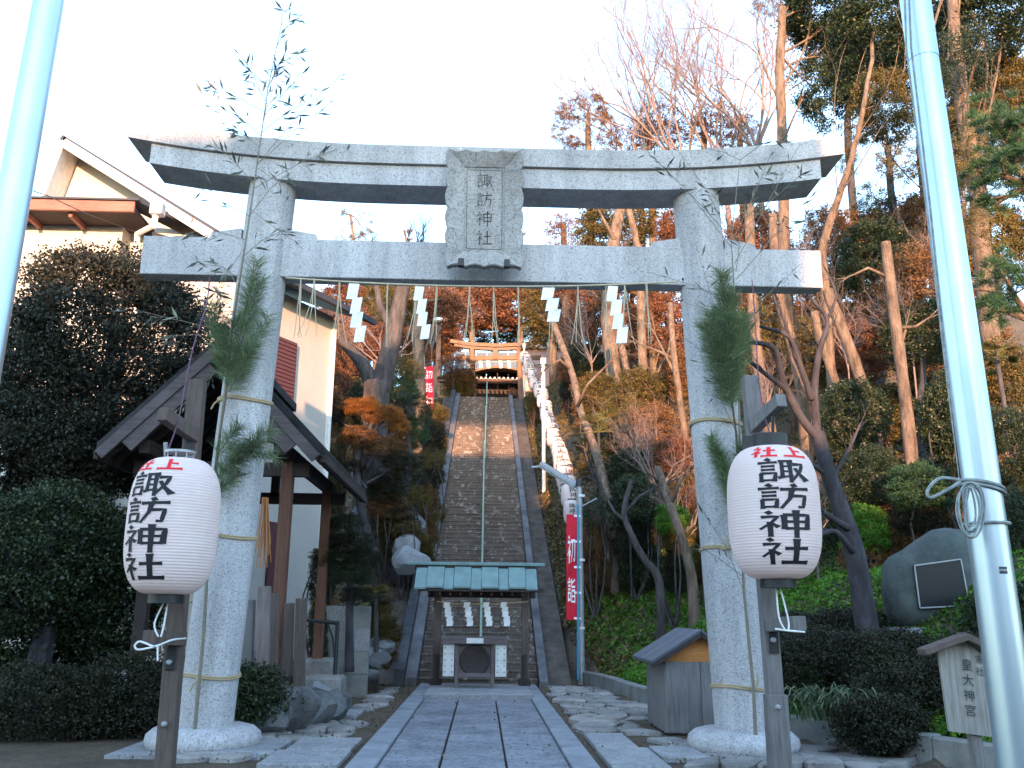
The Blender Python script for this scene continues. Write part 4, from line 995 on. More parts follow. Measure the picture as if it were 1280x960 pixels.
# small round lamps
for (x, y, D, lb) in ((548, 399, 36, 'small round white lamp dish hanging left of the upper torii'), (653, 291, 30, 'small round white lamp seen between the torii beams beside the tablet')):
    r_ = thing('round_lamp', U(x, y, D), lb, 'lamp'); k = 6 * D / 1100
    MB().lathe([(.02, -.35 * k * 2), (k * .8, -.25 * k), (k, 0), (k * .7, .3 * k), (.02, .4 * k)], U(x, y, D), 16, (0, -.35, 1)).build('dish', M['white_trim'], r_, smooth=True)
    MB().tube([U(x, y - 4, D), U(x + 6, y - 22, D), U(x + 9, 352 if y > 350 else 250, D)], .012, 5).build('hanging_wire', M['metal_black'], r_)

# ------------------------------------------------------------------ right side: shed, sign, monument
SD = 12.85
xl = U(833, 900, SD).x; xr = xl + .95; zE2 = U(833, 827, SD).z; dep = 1.35
shed = thing('small_shed', ((xl + xr) / 2, SD, 0), 'knee-high grey wooden cabinet with a slate gable roof beside the right torii column', 'cabinet')
def plank_wall(p0, p1, z0, z1, n, name, mat, par, t=.03):
    p0, p1 = Vector(p0), Vector(p1); L = (p1 - p0).length; d = (p1 - p0).normalized()
    for i in range(n):
        a, b = p0 + d * (L * i / n + .003), p0 + d * (L * (i + 1) / n - .003)
        MB().beam(Vector((a.x, a.y, (z0 + z1) / 2)), Vector((b.x, b.y, (z0 + z1) / 2)), t, z1 - z0, (0, 0, 1), .004).build(name, mat, par)
MB().bbox(xl + .02, xr - .02, SD + .02, SD + dep - .02, 0, zE2 - .03).build('body', M['wood_dark'], shed)
plank_wall((xl, SD, 0), (xr, SD, 0), .03, zE2, 2, 'front_plank', M['wood_grey'], shed)
plank_wall((xl, SD + dep, 0), (xl, SD, 0), .03, zE2, 5, 'side_plank', M['wood_grey'], shed)
xa = U(874, 790, SD - .12).x; zA = U(874, 790, SD - .12).z; xm = (xl + xr) / 2
MB().prism([(xl - .01, SD - .01, zE2 + .002), (xr + .01, SD - .01, zE2 + .002), (xm, SD - .01, zA - .05)], (0, dep, 0)).build('gable', M['wood_orange'], shed)
for s_ in (-1, 1):
    xe = xm + s_ * (.5 * .95 + .20)
    for i in range(3):
        ya, yb = SD - .16 + i * (dep + .3) / 3, SD - .16 + (i + 1) * (dep + .3) / 3 - .004
        MB().prism([(xm + s_ * .001, ya, zA), (xe, ya, zE2 - .02), (xe, yb, zE2 - .02), (xm + s_ * .001, yb, zA)], (0, 0, .035 + .003 * i)).build('roof_sheet', M['slate'], shed)
    MB().beam((xm, SD - .14, zA - .03), (xe, SD - .14, zE2 - .05), .03, .07).build('barge_board', M['wood_dark'], shed)
# wooden notice
ND = 8.0
sg = thing('wooden_sign', (U(1222, 950, ND).x, ND, 0), 'weathered wooden notice board with a peaked cap and brushed lettering by the right flagpole', 'sign board')
c4 = [U(1187, 914, ND), U(1245, 922, ND), U(1233, 822, ND), U(1203, 800, ND), U(1173, 811, ND)]
MB().prism(c4, (0, .035, 0)).build('board', M['sign_wood'], sg)
MB().beam(U(1152, 815, ND - .04), U(1204, 796, ND - .04), .16, .055).build('cap_board', M['wood_post'], sg)
MB().beam(U(1200, 794, ND - .04), U(1252, 818, ND - .04), .16, .055).build('cap_board', M['wood_post'], sg)
a = U(1218, 915, ND + .08); MB().beam((a.x + .02, ND + .08, -.1), (a.x - .02, ND + .08, a.z + .4), .09, .09, (0, 1, 0)).build('post', M['wood_grey'], sg)
ux = (c4[1] - c4[0]).normalized(); uy = (U(1204, 810, ND) - U(1216, 918, ND)).normalized()
k = ND / 1180
for chs, cx_, y0, dy, s_ in (('皇大神宮', 1208, 832, 19, 15), ('末社', 1223, 825, 15, 11)):
    for i, ch_ in enumerate(chs):
        y = y0 + dy * i; text_mesh(ch_, 'lettering', M['ink_faded'], sg, U(cx_ + (y - y0) * .08, y, ND), ux, uy, s_ * k, .0, .012)
# monument
MD = 13.4
mon = thing('stone_monument', (U(1168, 800, MD).x, MD, H(U(1168, 800, MD).x, MD)), 'large rounded green-grey boulder set with a square black tablet', 'monument')
ol = [(1110, 705), (1108, 735), (1113, 768), (1125, 782), (1170, 786), (1225, 784), (1246, 770), (1250, 730), (1240, 705), (1228, 680), (1210, 663), (1185, 660), (1168, 662), (1150, 675), (1135, 684), (1118, 694)]
cm = U(1178, 728, MD); rings = []
for s_, dy in ((.55, -.20), (.82, -.16), (.96, -.06), (1.0, .08), (.97, .25), (.8, .42), (.3, .5)):
    rings.append([cm + (U(x, y, MD) - cm) * s_ + Vector((0, dy, rnd.uniform(-.015, .015))) for x, y in ol])
n = len(ol); mb = MB(); mb.add([p for r in rings for p in r], [(r * n + i, (r + 1) * n + i, (r + 1) * n + (i + 1) % n, r * n + (i + 1) % n) for r in range(6) for i in range(n)] + [tuple(range(n)), tuple(6 * n + i for i in range(n))[::-1]])
mo = mb.build('boulder', M['monument'], mon, smooth=True)
tb = [(1143, 707), (1201, 699), (1212, 757), (1150, 760)]
MB().prism([U(x, y, MD - .24) for x, y in tb], (0, .1, 0)).build('tablet', M['black_stone'], mon)
fr = MB()
for i in range(4): fr.beam(U(*tb[i], MD - .245), U(*tb[(i + 1) % 4], MD - .245), .02, .018, (0, 1, 0), .003)
fr.build('tablet_frame', M['metal_grey'], mon)
MB().cbox(U(1182, 800, MD) + Vector((0, .15, 0)), (1.5, .9, .34), .06).build('pedestal', M['rock2'], mon)

# ------------------------------------------------------------------ left side: wash-basin pavilion
VY0, VY1 = 12.9, 17.8
apx = U(262, 428, VY0); el = U(120, 566, VY0); er = U(404, 566, VY0)
xm = apx.x; hwp = (er.x - el.x) / 2; xm = (er.x + el.x) / 2; zE3 = (el.z + er.z) / 2; zA3 = apx.z
pav = thing('pavilion', (xm, (VY0 + VY1) / 2, 0), 'dark timber wash-basin pavilion with a steep gable roof behind the left torii column', 'pavilion')
for s_ in (-1, 1):
    xe = xm + s_ * hwp
    for i in range(10):
        ya, yb = VY0 + (VY1 - VY0) * i / 10, VY0 + (VY1 - VY0) * (i + 1) / 10 - .006
        for L in range(1):
            MB().prism([(xm, ya, zA3 - .02), (xe, ya, zE3 - .02), (xe, yb, zE3 - .02), (xm, yb, zA3 - .02)], (0, 0, .05)).build('roof_board', M['shingle'], pav)
    for L, (off, w) in enumerate(((.0, .0), (.045, .05), (.09, .10), (.135, .15))):     # stepped verge courses
        MB().prism([(xm, VY0 - .04 + .012 * L, zA3 - .05 + off), (xe + s_ * .0, VY0 - .04 + .012 * L, zE3 - .05 + off), (xe, VY0 - .04 + .012 * L, zE3 - .012 + off), (xm, VY0 - .04 + .012 * L, zA3 - .012 + off)], (0, VY1 - VY0 + .08, 0)).build('shingle_course', M['shingle'], pav)
    MB().beam((xm, VY0 - .07, zA3 - .26), (xe - s_ * .42, VY0 - .07, zE3 + .08), .05, .26).build('barge_board', M['wood_beam'], pav)
    MB().beam((xm + s_ * .0, VY0 - .1, zA3 - .13), (xe - s_ * .08, VY0 - .1, zE3 - .07), .05, .15).build('barge_board', M['wood_beam'], pav)
    MB().beam((xe, VY0, zE3 - .05), (xe, VY1, zE3 - .05), .07, .12).build('eave_board', M['wood_dark'], pav)
    for i in range(13):
        y = VY0 + .2 + (VY1 - VY0 - .4) * i / 12
        MB().beam((xm, y, zA3 - .09), (xe - s_ * .04, y, zE3 - .09), .06, .08).build('rafter', M['wood_dark'], pav)
    for y in (VY0 + .7, VY1 - .7):
        MB().cbox((xm + s_ * (hwp - .62), y, (zE3 + .2) / 2), (.17, .17, zE3 + .1), .01).build('post', M['wood_brown'] if s_ > 0 else M['wood_dark'], pav)
    MB().beam((xm + s_ * (hwp - .62), VY0 + .1, zE3 + .1), (xm + s_ * (hwp - .62), VY1 - .1, zE3 + .1), .15, .2).build('purlin', M['wood_dark'], pav)
for y in (VY0 + .7, VY1 - .7):
    MB().beam((xm - hwp + .3, y, zE3 - .12), (xm + hwp - .3, y, zE3 - .12), .14, .2).build('tie_beam', M['wood_dark'], pav)
    MB().beam((xm, y, zE3 - .1), (xm, y, zA3 - .2), .14, .14, (0, 1, 0)).build('king_post', M['wood_dark'], pav)
MB().beam((xm, VY0 - .15, zA3 + .17), (xm, VY1 + .15, zA3 + .17), .22, .16).build('ridge', M['shingle'], pav)
MB().beam((xm, VY0 + .1, zA3 - .2), (xm, VY1 - .1, zA3 - .2), .15, .18).build('ridge_purlin', M['wood_dark'], pav)
bas = MB(); bas.cbox((xm, (VY0 + VY1) / 2, .45), (1.2, 2.4, .9), .06); bas.build('water_basin', M['rock'], None, origin=(xm, (VY0 + VY1) / 2, 0), label='dark stone water basin under the pavilion roof', cat='water basin')
# hanging straw bundle inside the pavilion
sb = MB()
for i in range(26):
    x = rnd.uniform(-.07, .07); sb.tube([U(332, 622, 12.8) + Vector((x * .5, rnd.uniform(-.05, .05), 0)), U(330, 700 + rnd.uniform(-25, 12), 12.8) + Vector((x * 1.6, rnd.uniform(-.08, .08), 0))], .006, 4)
sb.build('straw_bundle', plain('orange_straw', (.42, .18, .07), .9), None, origin=U(332, 622, 12.8), label='bundle of orange straw hanging beside the brown pavilion post', cat='straw bundle')
# plank fence in front of the basin
fen = thing('plank_fence', (U(340, 830, 13.4).x, 13.4, 0), 'row of weathered upright fence posts in front of the wash-basin pavilion', 'fence')
for (x, y0, y1, w, D, mt) in ((312, 750, 822, 13, 12.6, 'wood_grey'), (331, 733, 845, 14, 12.4, 'wood_fence'), (345, 742, 838, 9, 12.7, 'wood_post'), (362, 754, 838, 11, 13.2, 'wood_post'), (377, 748, 838, 13, 13.0, 'wood_post'), (298, 748, 815, 10, 13.0, 'wood_post')):
    a, b = U(x, y1, D), U(x, y0, D); a.z = -.02; MB().beam(a, b, w * .0112, .1, (0, 1, 0)).build('fence_post', M[mt], fen)
for z in (.65,): MB().beam((U(296, 800, 13.1).x, 13.12, z), (U(384, 800, 13.1).x, 13.12, z), .05, .09).build('rail', M['wood_dark'], fen)
MB().beam((U(330, 840, 13.2).x, 13.0, .35), (U(390, 840, 13.2).x, 13.0, .35), .16, .14).build('ground_beam', M['wood_dark'], fen)
# boulders and blocks
def rock(name, c, size, mat, label, seed, group=None, kind=None, parent=None, rz=0):
    r_ = np.random.default_rng(seed); import bmesh
    bm = bmesh.new(); bmesh.ops.create_icosphere(bm, subdivisions=3, radius=.5); pl_ = r_.normal(size=(15, 3)); pl_ /= np.linalg.norm(pl_, axis=1)[:, None]; dd = r_.uniform(.27, .42, 15)
    for v in bm.verts:
        co = np.array(v.co)
        for p, d in zip(pl_, dd):
            k = co @ p - d
            if k > 0: co = co - p * k * .92
        co = co * (1 + .04 * math.sin(co[0] * 17 + seed) * math.cos(co[1] * 13)); v.co = Matrix.Rotation(rz, 3, 'Z') @ Vector((co[0] * size[0] * 1.2, co[1] * size[1] * 1.2, co[2] * size[2] * 1.2))
    me = bpy.data.meshes.new(name); bm.to_mesh(me); bm.free(); me.materials.append(mat); me.polygons.foreach_set('use_smooth', [True] * len(me.polygons)); me.set_sharp_from_angle(angle=R(20))
    o = bpy.data.objects.new(name, me); COL.objects.link(o); o.location = Vector(c) - (ORG[parent.name] if parent else Vector()); o.parent = parent; ORG[o.name] = Vector(c); return props(o, label, 'boulder' if label else None, group, kind)
for (x, y, D, w, d, h, mt, lb) in ((356, 892, 12.8, .85, .8, .62, 'rock', 'dark rounded boulder nearest the left torii column'), (392, 882, 13.7, .62, .6, .5, 'rock', 'dark boulder in the middle of the row left of the paving'), (415, 878, 14.3, .6, .6, .5, 'rock', 'dark boulder at the right end of the row left of the paving'), (318, 905, 12.5, .8, .7, .5, 'rock', 'dark boulder half hidden behind the left torii column'),
                                (352, 858, 13.9, .7, .5, .3, 'rock', 'flat dark stone lying behind the boulders by the fence'), (398, 842, 15.6, .5, .4, .5, 'rock2', 'small pale stone standing by the black handrail')):
    p = U(x, y, D); rock('boulder', (p.x, D, h * .42), (w, d, h), M[mt], lb, int(x), 'boulders beside the wash-basin pavilion')
bst = thing('stone_steps', (U(420, 850, 16).x, 16.2, 0), 'three rough low stone steps left of the paving below the grey wall', 'steps')
for i, (x0, x1, y, D) in enumerate(((385, 438, 858, 15.6), (380, 430, 843, 16.4), (376, 420, 828, 17.3))):
    a, b = U(x0, y, D), U(x1, y, D); MB().cbox(((a.x + b.x) / 2, D, .10 + .16 * i), (b.x - a.x, .75, .34 + .16 * i), .05).build('step', M['cobble'] if i else M['rock'], bst)
gw = thing('block_wall', (U(430, 830, 18.2).x, 18.2, 0), 'pale grey concrete block wall beside the stone steps on the left', 'wall')
a, b = U(402, 800, 18.2).x, U(461, 800, 18.2).x; zt4 = U(430, 757, 18.2).z
for j in range(4):
    for i in range(2):
        xa_, xb_ = a + (b - a) * i / 2, a + (b - a) * (i + 1) / 2
        MB().bbox(xa_ + .004, xb_ - .004, 18.2 + .004 * i, 18.42, zt4 * j / 4 + .003, zt4 * (j + 1) / 4 - .003).build('block', M['conc'] if (i + j) % 3 else M['slab2'], gw)
hr2 = thing('black_handrail', (U(420, 830, 16.6).x, 16.6, 0), 'short black metal handrail beside the stone steps on the left', 'handrail')
MB().tube([U(372, 774, 16.6), U(424, 779, 16.6)], .035, 8).build('rail', M['metal_black'], hr2); a = U(422, 779, 16.6); MB().tube([a, Vector((a.x, a.y, .1))], .035, 8).build('post', M['metal_black'], hr2)
# rocks on the slope left of the stairs
for (x, y, D, w, d, h, s_, lb) in ((508, 685, 25.5, .9, .7, .9, 3, 'big pale rock left of the stairs just above the green copper roof'), (462, 660, 28.2, 1.3, .8, 1.6, 5, 'tall pale rock behind the large grey tree trunk'), (516, 655, 27.0, .8, .6, 1.0, 8, 'pale angular rock touching the left stair parapet'), (462, 605, 31, 1.0, .8, 1.0, 9, 'small grey rock high on the slope left of the stairs'), (511, 700, 24.6, 1.0, .7, .8, 14, 'pale rock low on the slope beside the left parapet')):
    p = U(x, y, D); rock('slope_rock', p, (w, d, h), M['rock2'], lb, s_, 'pale rocks on the slope left of the stairs')
for i in range(10):
    x = rnd.uniform(455, 490); y = rnd.uniform(800, 845); D = 19 + (845 - y) * .03; p = U(x, y, D); rock('garden_rock', (p.x, D, p.z), (.45, .4, .3), M['rock2'] if i % 2 else M['rock'], 'small rock in the pile at the foot of the slope right of the grey wall', 40 + i, 'small rocks piled right of the grey block wall')

# ------------------------------------------------------------------ houses on the left
hc1 = Vector((U(411, 500, 23.0).x, 23.0, 0)); aA = R(28)
ha, hn = Vector((-math.sin(aA), -math.cos(aA), 0)), Vector((math.cos(aA), -math.sin(aA), 0))     # along the wall towards the visitor; out of the wall
hs = thing('house', hc1, 'cream rendered house with a dark eave and brown shutters behind the pavilion', 'house')
Rz = Matrix((ha, hn, Vector((0, 0, -1)))).transposed()
def hb(mb, a0, a1, n0, n1, z0, z1): return mb.box(hc1 + ha * ((a0 + a1) / 2) + hn * ((n0 + n1) / 2) + Vector((0, 0, (z0 + z1) / 2)), (a1 - a0, n1 - n0, z1 - z0), Rz)
pe = hc1 + hn * .8 - ha * .6; ze1 = U(455, 404, pe.y).z
hb(MB(), 0, 3.3, -6.5, 0, 0, ze1 + .1).build('wall', M['cream_wall'], hs)
hb(MB(), -.05, .06, 0, .08, 0, ze1).build('corner_pipe', M['white_trim'], hs)
for i in range(12):
    a0 = -.6 + 4.2 * i / 12; a1 = a0 + 4.2 / 12 - .01; q = [hc1 + ha * a + hn * n_ + Vector((0, 0, z_)) for a, n_, z_ in ((a0, .8, ze1), (a1, .8, ze1), (a1, -3.2, ze1 + 1.6), (a0, -3.2, ze1 + 1.6))]
    MB().prism(q, (0, 0, .14)).build('roof_tile', M['roof_dark'], hs)
hb(MB(), -.65, 3.62, .79, .90, ze1 - .04, ze1 + .10).build('gutter', M['roof_dark'], hs)
MB().prism([hc1 - ha * -.02 + Vector((0, 0, ze1)), hc1 - hn * 6.4 + ha * .02 + Vector((0, 0, ze1)), hc1 - hn * 3.2 + ha * .02 + Vector((0, 0, ze1 + 1.6))], ha * 3.26).build('gable', M['cream_wall'], hs)
def onwall(x, y):      # where the pixel ray meets the wall plane -> (a, z)
    d = ray(x, y); t = (hc1 - CAM).dot(hn) / d.dot(hn); p = CAM + d * t; return (p - hc1).dot(ha), p.z
s1, zt_s = onwall(368, 430); s0, _ = onwall(340, 425); _, zb_s = onwall(368, 560)
w1 = hb(MB(), s1, s0, .02, .10, zb_s, zt_s).build('shutter', M['shutter'], hs)
for k in range(26): hb(MB(), s1 + .03, s0 - .03, .101, .125, zb_s + (zt_s - zb_s) * (k + .15) / 26, zb_s + (zt_s - zb_s) * (k + .8) / 26).build('slat', M['shutter'], w1)
s1, z1_ = onwall(357, 655); s0, _ = onwall(336, 655)
hb(MB(), s1, s0, .01, .07, .1, z1_).build('door', M['shutter'], hs)
hb(MB(), -.01, 3.31, -6.51, .015, 0, .5).build('plinth', M['conc'], hs)

H2Y = 21.0
h2 = thing('neighbour_house', (U(120, 400, H2Y).x, H2Y, 0), 'white house with a red-brown fascia and tall asymmetric roof at the far left', 'house')
wx0, wx1 = U(-60, 300, H2Y).x, U(152, 300, H2Y).x; zt2 = U(100, 272, H2Y).z
MB().bbox(wx0, wx1, H2Y, H2Y + 8, 0, zt2).build('wall', M['white_wall'], h2)
a, b = U(-60, 268, H2Y - .9), U(170, 254, H2Y - .9); b.z = a.z = (a.z * .3 + b.z * .7)
MB().prism([(a.x, H2Y - .9, a.z - .1), (b.x, H2Y - .9, a.z - .1), (b.x, H2Y + .4, a.z - .1), (a.x, H2Y + .4, a.z - .1)], (0, 0, .1)).build('eave_soffit', M['wood_dark'], h2)
MB().beam((a.x, H2Y - .93, a.z), (b.x, H2Y - .93, b.z), .08, .26).build('fascia', M['fascia'], h2)
MB().beam((a.x, H2Y - .95, a.z + .17), (b.x + .1, H2Y - .95, b.z + .17), .1, .05).build('gutter', M['roof_dark'], h2)
for i in range(6):
    x = wx0 + 1.0 + i * 1.05
    if x < wx1 - .2: MB().beam((x, H2Y - .8, a.z - .16), (x, H2Y + .1, a.z - .16), .09, .12).build('bracket', M['fascia'], h2)
g0, g1, g2 = U(72, 262, H2Y + .5), U(98, 196, H2Y + .5), U(292, 318, H2Y + .5)
MB().prism([g0, g1, U(280, 300, H2Y + .5), U(200, 330, H2Y + .5), U(72, 330, H2Y + .5)], (0, 6, 0)).build('upper_gable', M['white_wall'], h2)
MB().beam(g1 + Vector((-.1, -.35, .12)), g2 + Vector((0, -.35, .12)), .9, .12).build('roof_slope', M['roof_dark'], h2)
MB().beam(g1 + Vector((-.02, -.8, -.05)), g2 + Vector((0, -.8, -.05)), .08, .22).build('verge', M['white_trim'], h2)
MB().beam(g0 + Vector((0, -.35, .0)), g1 + Vector((0, -.35, .12)), .9, .08).build('short_slope', M['white_trim'], h2)
a_, b_ = U(165, 252, H2Y - .8), U(272, 305, H2Y + 1); MB().beam(a_, b_, .5, .12).build('lower_roof', M['roof_dark'], h2)
MB().tube([U(196, 262, H2Y - 1), U(192, 282, H2Y - 1), U(172, 292, H2Y - .2), U(170, 330, H2Y - .1), U(170, 420, H2Y - .1)], .07, 8).build('downpipe', M['white_trim'], h2, smooth='auto')
MB().cbox(U(197, 262, H2Y - 1), (.3, .25, .3), .02).build('hopper', M['metal_grey'], h2)
MB().tube([U(-20, 218, 16), U(60, 245, 17.5), U(110, 268, 19), U(170, 290, 20.8)], .012, 5).build('overhead_wire', M['metal_black'], None, origin=U(-20, 218, 16), label='thin black cable running to the eave of the left white house', cat='wire')

# ------------------------------------------------------------------ unseen houses added behind the visitor to cast the evening shade
def shade_house(x0, x1, y, d, ze, zr_, label, wall='white_wall', ridge='y'):
    r_ = thing('shade_casting_house', ((x0 + x1) / 2, y, 0), label, 'house')
    MB().bbox(x0, x1, y - d, y, 0, ze).build('wall', M[wall], r_)
    xm_ = (x0 + x1) / 2
    if ridge == 'y':
        MB().prism([(x0 - .4, y + .3, ze), (x1 + .4, y + .3, ze), (xm_, y + .3, zr_)], (0, -d - .6, 0)).build('roof', M['roof_dark'], r_)
    else:
        MB().prism([(x0 - .4, y + .4, ze), (x0 - .4, y - d - .4, ze), (x0 - .4, y - d / 2, zr_)], (x1 - x0 + .8, 0, 0)).build('roof', M['roof_dark'], r_)
    for i in range(int((x1 - x0) / 2.6)):
        for k in range(int(ze / 2.9)):
            MB().bbox(x0 + .8 + i * 2.6, x0 + 2.2 + i * 2.6, y + .002, y + .06, 1.0 + 2.9 * k, 2.3 + 2.9 * k).build('window', M['black_stone'], r_)
    return r_
OY = -30
for x0, x1, h, lb in ((-46, -6.35, 11.6, 'unseen low flat-roofed block added behind the visitor for shade, left of the gabled house'), (3.05, 40, 9.0, 'unseen low flat-roofed block added behind the visitor for shade, right of the gabled house')):
    shade_house(x0, x1, OY, 10, h - .1, h, lb, ridge='x')
shade_house(-4.4, .1, OY + .2, 10, 14.4, 16.5, 'unseen gabled house added behind the visitor for shade', ridge='x')
shade_house(.3, 3.0, OY + .15, 7, 12.45, 12.5, 'unseen flat-roofed annex added for shade right of the gabled house', ridge='x')
shade_house(-6.3, -4.42, OY + .1, 6, 12.15, 12.2, 'unseen narrow flat-roofed annex added for shade left of the gabled house', ridge='x')
# ------------------------------------------------------------------ shared crown meshes
def crown_mesh(seed, ncl, per, leaf, **k):
    return leafmesh('crown', clumps(ncl, per, **k), leaf, .5, L_['evergreen'], .4, .65)
PR = {'broad': [crown_mesh(i, 300, 85, .050, spread=.085, shell=.45, lumps=7) for i in range(3)],
      'fine': [crown_mesh(i, 420, 70, .030, spread=.055, shell=.6, lumps=9) for i in range(3)],
      'sparse': [crown_mesh(i, 130, 65, .042, spread=.09, shell=.3, lumps=5) for i in range(3)],
      'mound': [crown_mesh(i, 420, 75, .026, spread=.06, shell=.78, zmin=-.25, lumps=12) for i in range(2)],
      'pad': [crown_mesh(i, 260, 90, .042, spread=.08, shell=.4, lumps=6, zmin=-.6) for i in range(2)]}
def crown(kind, c, r, mat, parent=None, name='crown', **kw):
    me = PR[kind][rnd.randrange(len(PR[kind]))]
    o = leafobj(name, me, parent, c, rnd.uniform(0, 6.28), r, **kw); o.material_slots[0].link = 'OBJECT'; o.material_slots[0].material = L_[mat]; return o
def limb(mb, a, b, r0_, r1_, bend=.15, n=6, sides=7):
    a, b = Vector(a), Vector(b); L = (b - a).length; off = Vector((rnd.uniform(-1, 1), rnd.uniform(-1, 1), rnd.uniform(-.3, .6))) * bend * L
    pts = [a.lerp(b, i / n) + off * math.sin(math.pi * i / n) for i in range(n + 1)]
    mb.tube(pts, [r0_ + (r1_ - r0_) * i / n for i in range(n + 1)], sides, False); return pts
def twiggy(mb, p, d, L, r, depth, spread=.6, kids=3, upw=.15):
    d = d.normalized(); pts = [p]; q = p; k = 4
    for i in range(k):
        d = (d + Vector((rnd.gauss(0, .13), rnd.gauss(0, .13), rnd.gauss(0, .1) + upw * .3))).normalized(); q = q + d * L / k; pts.append(q)
    mb.tube(pts, [r * (1 - .45 * i / k) for i in range(k + 1)], 5 if depth > 1 else 3, False)
    if depth <= 0: return
    for j in range(kids):
        t = rnd.uniform(.35, 1.0) if j else 1.0
        s_ = Vector((rnd.gauss(0, 1), rnd.gauss(0, 1), rnd.gauss(0, .8))); s_ -= d * s_.dot(d); s_.normalize()
        nd = (d + s_ * spread * rnd.uniform(.6, 1.3) + Vector((0, 0, upw))).normalized()
        twiggy(mb, pts[int(t * k)], nd, L * rnd.uniform(.55, .8), r * .55, depth - 1, spread, kids, upw)
def tree(name, trunk, r0px, r1px, bark, crowns, label, group=None, kind='broad', mat='evergreen', limbs=3, cat='tree', leafless=False):
    """trunk: [(px, py, D)...] from the foot up; crowns: [(px, py, D, rx px, ry px, mat?)...]"""
    pts = [U(*q) for q in trunk]; f = pts[0]; hz = H(f.x, f.y)
    if f.z > hz: pts = [Vector((f.x, f.y, hz - .1))] + pts
    root = thing(name, (pts[0].x, pts[0].y, min(hz, pts[0].z)), label, cat, group)
    D = trunk[0][2]; k = D / 1130; mb = MB(); P = []
    n = len(pts)
    for i in range(n - 1):          # smooth through the points
        p0, p1, p2, p3 = pts[max(i - 1, 0)], pts[i], pts[i + 1], pts[min(i + 2, n - 1)]
        for j in range(4):
            t = j / 4; P.append(.5 * ((2 * p1) + (p2 - p0) * t + (2 * p0 - 5 * p1 + 4 * p2 - p3) * t * t + (3 * p1 - p0 - 3 * p2 + p3) * t ** 3))
    P.append(pts[-1]); m_ = len(P)
    mb.tube([p + Vector((rnd.gauss(0, .012), rnd.gauss(0, .012), 0)) for p in P], [(r0px + (r1px - r0px) * i / (m_ - 1)) * k * (1 + rnd.uniform(-.06, .06)) for i in range(m_)], 12)
    mb.build('trunk', M[bark], root, smooth=True)
    for c in crowns:
        C = U(c[0], c[1], c[2]); kk = c[2] / 1130
        for q in range(limbs):
            lm = MB(); s_ = P[int(m_ * rnd.uniform(.45, .98))]; e = C + Vector((rnd.uniform(-.7, .7) * c[3] * kk, rnd.uniform(-.5, .5) * c[3] * kk, rnd.uniform(-.3, .7) * c[4] * kk))
            pp = limb(lm, s_, e, r1px * k * .32, r1px * k * .1)
            for z in range(2): twiggy(lm, pp[rnd.randrange(2, 6)], (e - s_), (e - s_).length * .3, r1px * k * .16, 1)
            lm.build('limb', M[bark], root, smooth=True)
        crown(c[6] if len(c) > 6 else kind, C, (c[3] * kk * 1.08, c[3] * kk * .9, c[4] * kk * 1.08), c[5] if len(c) > 5 else mat, root)
    return root

# ------------------------------------------------------------------ trees on the right-hand hill
tree('evergreen_tree', [(982, 330, 31), (978, 180, 31), (975, 90, 31), (978, 10, 31)], 8, 6, 'bark_pale', [(1022, 15, 31.5, 75, 50), (1042, 100, 32, 55, 66), (960, 5, 33, 30, 22, 'brown', 'sparse')], 'tall evergreen with a straight pale trunk rising above the right end of the top lintel', kind='broad')
tree('evergreen_tree', [(1030, 345, 24), (1034, 290, 24), (1052, 235, 24), (1068, 185, 24), (1082, 120, 24), (1092, 40, 24.5)], 6.5, 2.6, 'bark_pale', [(1095, 35, 25, 80, 60), (1100, 135, 25, 52, 55, 'olive', 'broad'), (1058, 200, 26, 22, 30, 'olive', 'sparse')], 'evergreen with a curved tan trunk just right of the torii lintel tip', kind='broad')
tree('evergreen_tree', [(1228, 330, 19), (1222, 240, 19), (1205, 150, 19), (1195, 60, 19), (1188, -50, 19.5)], 13, 7, 'bark_pale', [(1225, 190, 18, 40, 60, 'olive', 'sparse'), (1200, 70, 18, 60, 60, 'evergreen', 'sparse'), (1210, 280, 18, 40, 40, 'olive', 'sparse'), (1225, 30, 20, 90, 60), (1255, 120, 21, 50, 60, 'olive'), (1165, 130, 20, 40, 50, 'olive', 'sparse'), (1190, 230, 20, 40, 45, 'olive', 'sparse'), (1290, 200, 22, 50, 60)], 'massive old evergreen with a thick tan trunk behind the right flagpole', kind='broad', limbs=2)
tree('evergreen_tree', [(1120, 330, 34), (1115, 250, 34), (1110, 180, 34)], 6, 4, 'bark_dark', [(1125, 205, 34, 40, 45, 'olive', 'sparse'), (1090, 262, 34, 45, 40, 'evergreen', 'sparse'), (1150, 285, 33, 45, 50, 'brown'), (1060, 90, 35, 35, 45)], 'thin-crowned tree with sky showing through between the lintel tip and the flagpole')
EV = 'dark evergreen crowns of the wood above the right bank'
for i, (x, y, D, rx, ry, mt, kd) in enumerate(((1090, 330, 27, 62, 55, 'evergreen', 'broad'), (1170, 360, 24, 70, 60, 'brown', 'broad'), (1040, 300, 33, 50, 45, 'brown', 'broad'), (1245, 300, 23, 55, 55, 'olive', 'broad'), (1150, 420, 22, 60, 45, 'evergreen', 'broad'))):
    tree('hill_tree', [(x, y + ry + 60, D), (x + 4, y + ry, D), (x, y, D)], 6, 3, 'bark_dark', [(x, y, D, rx, ry, mt, kd)], ('deep green round-crowned tree behind the bare cut trunk', 'brownish tree behind the flag rope at beam height', 'brown-leaved tree behind the right tip of the tie beam', 'olive tree above the clump of pine at the right edge', 'dark low tree between the cut trunk and the flagpole')[i], EV)
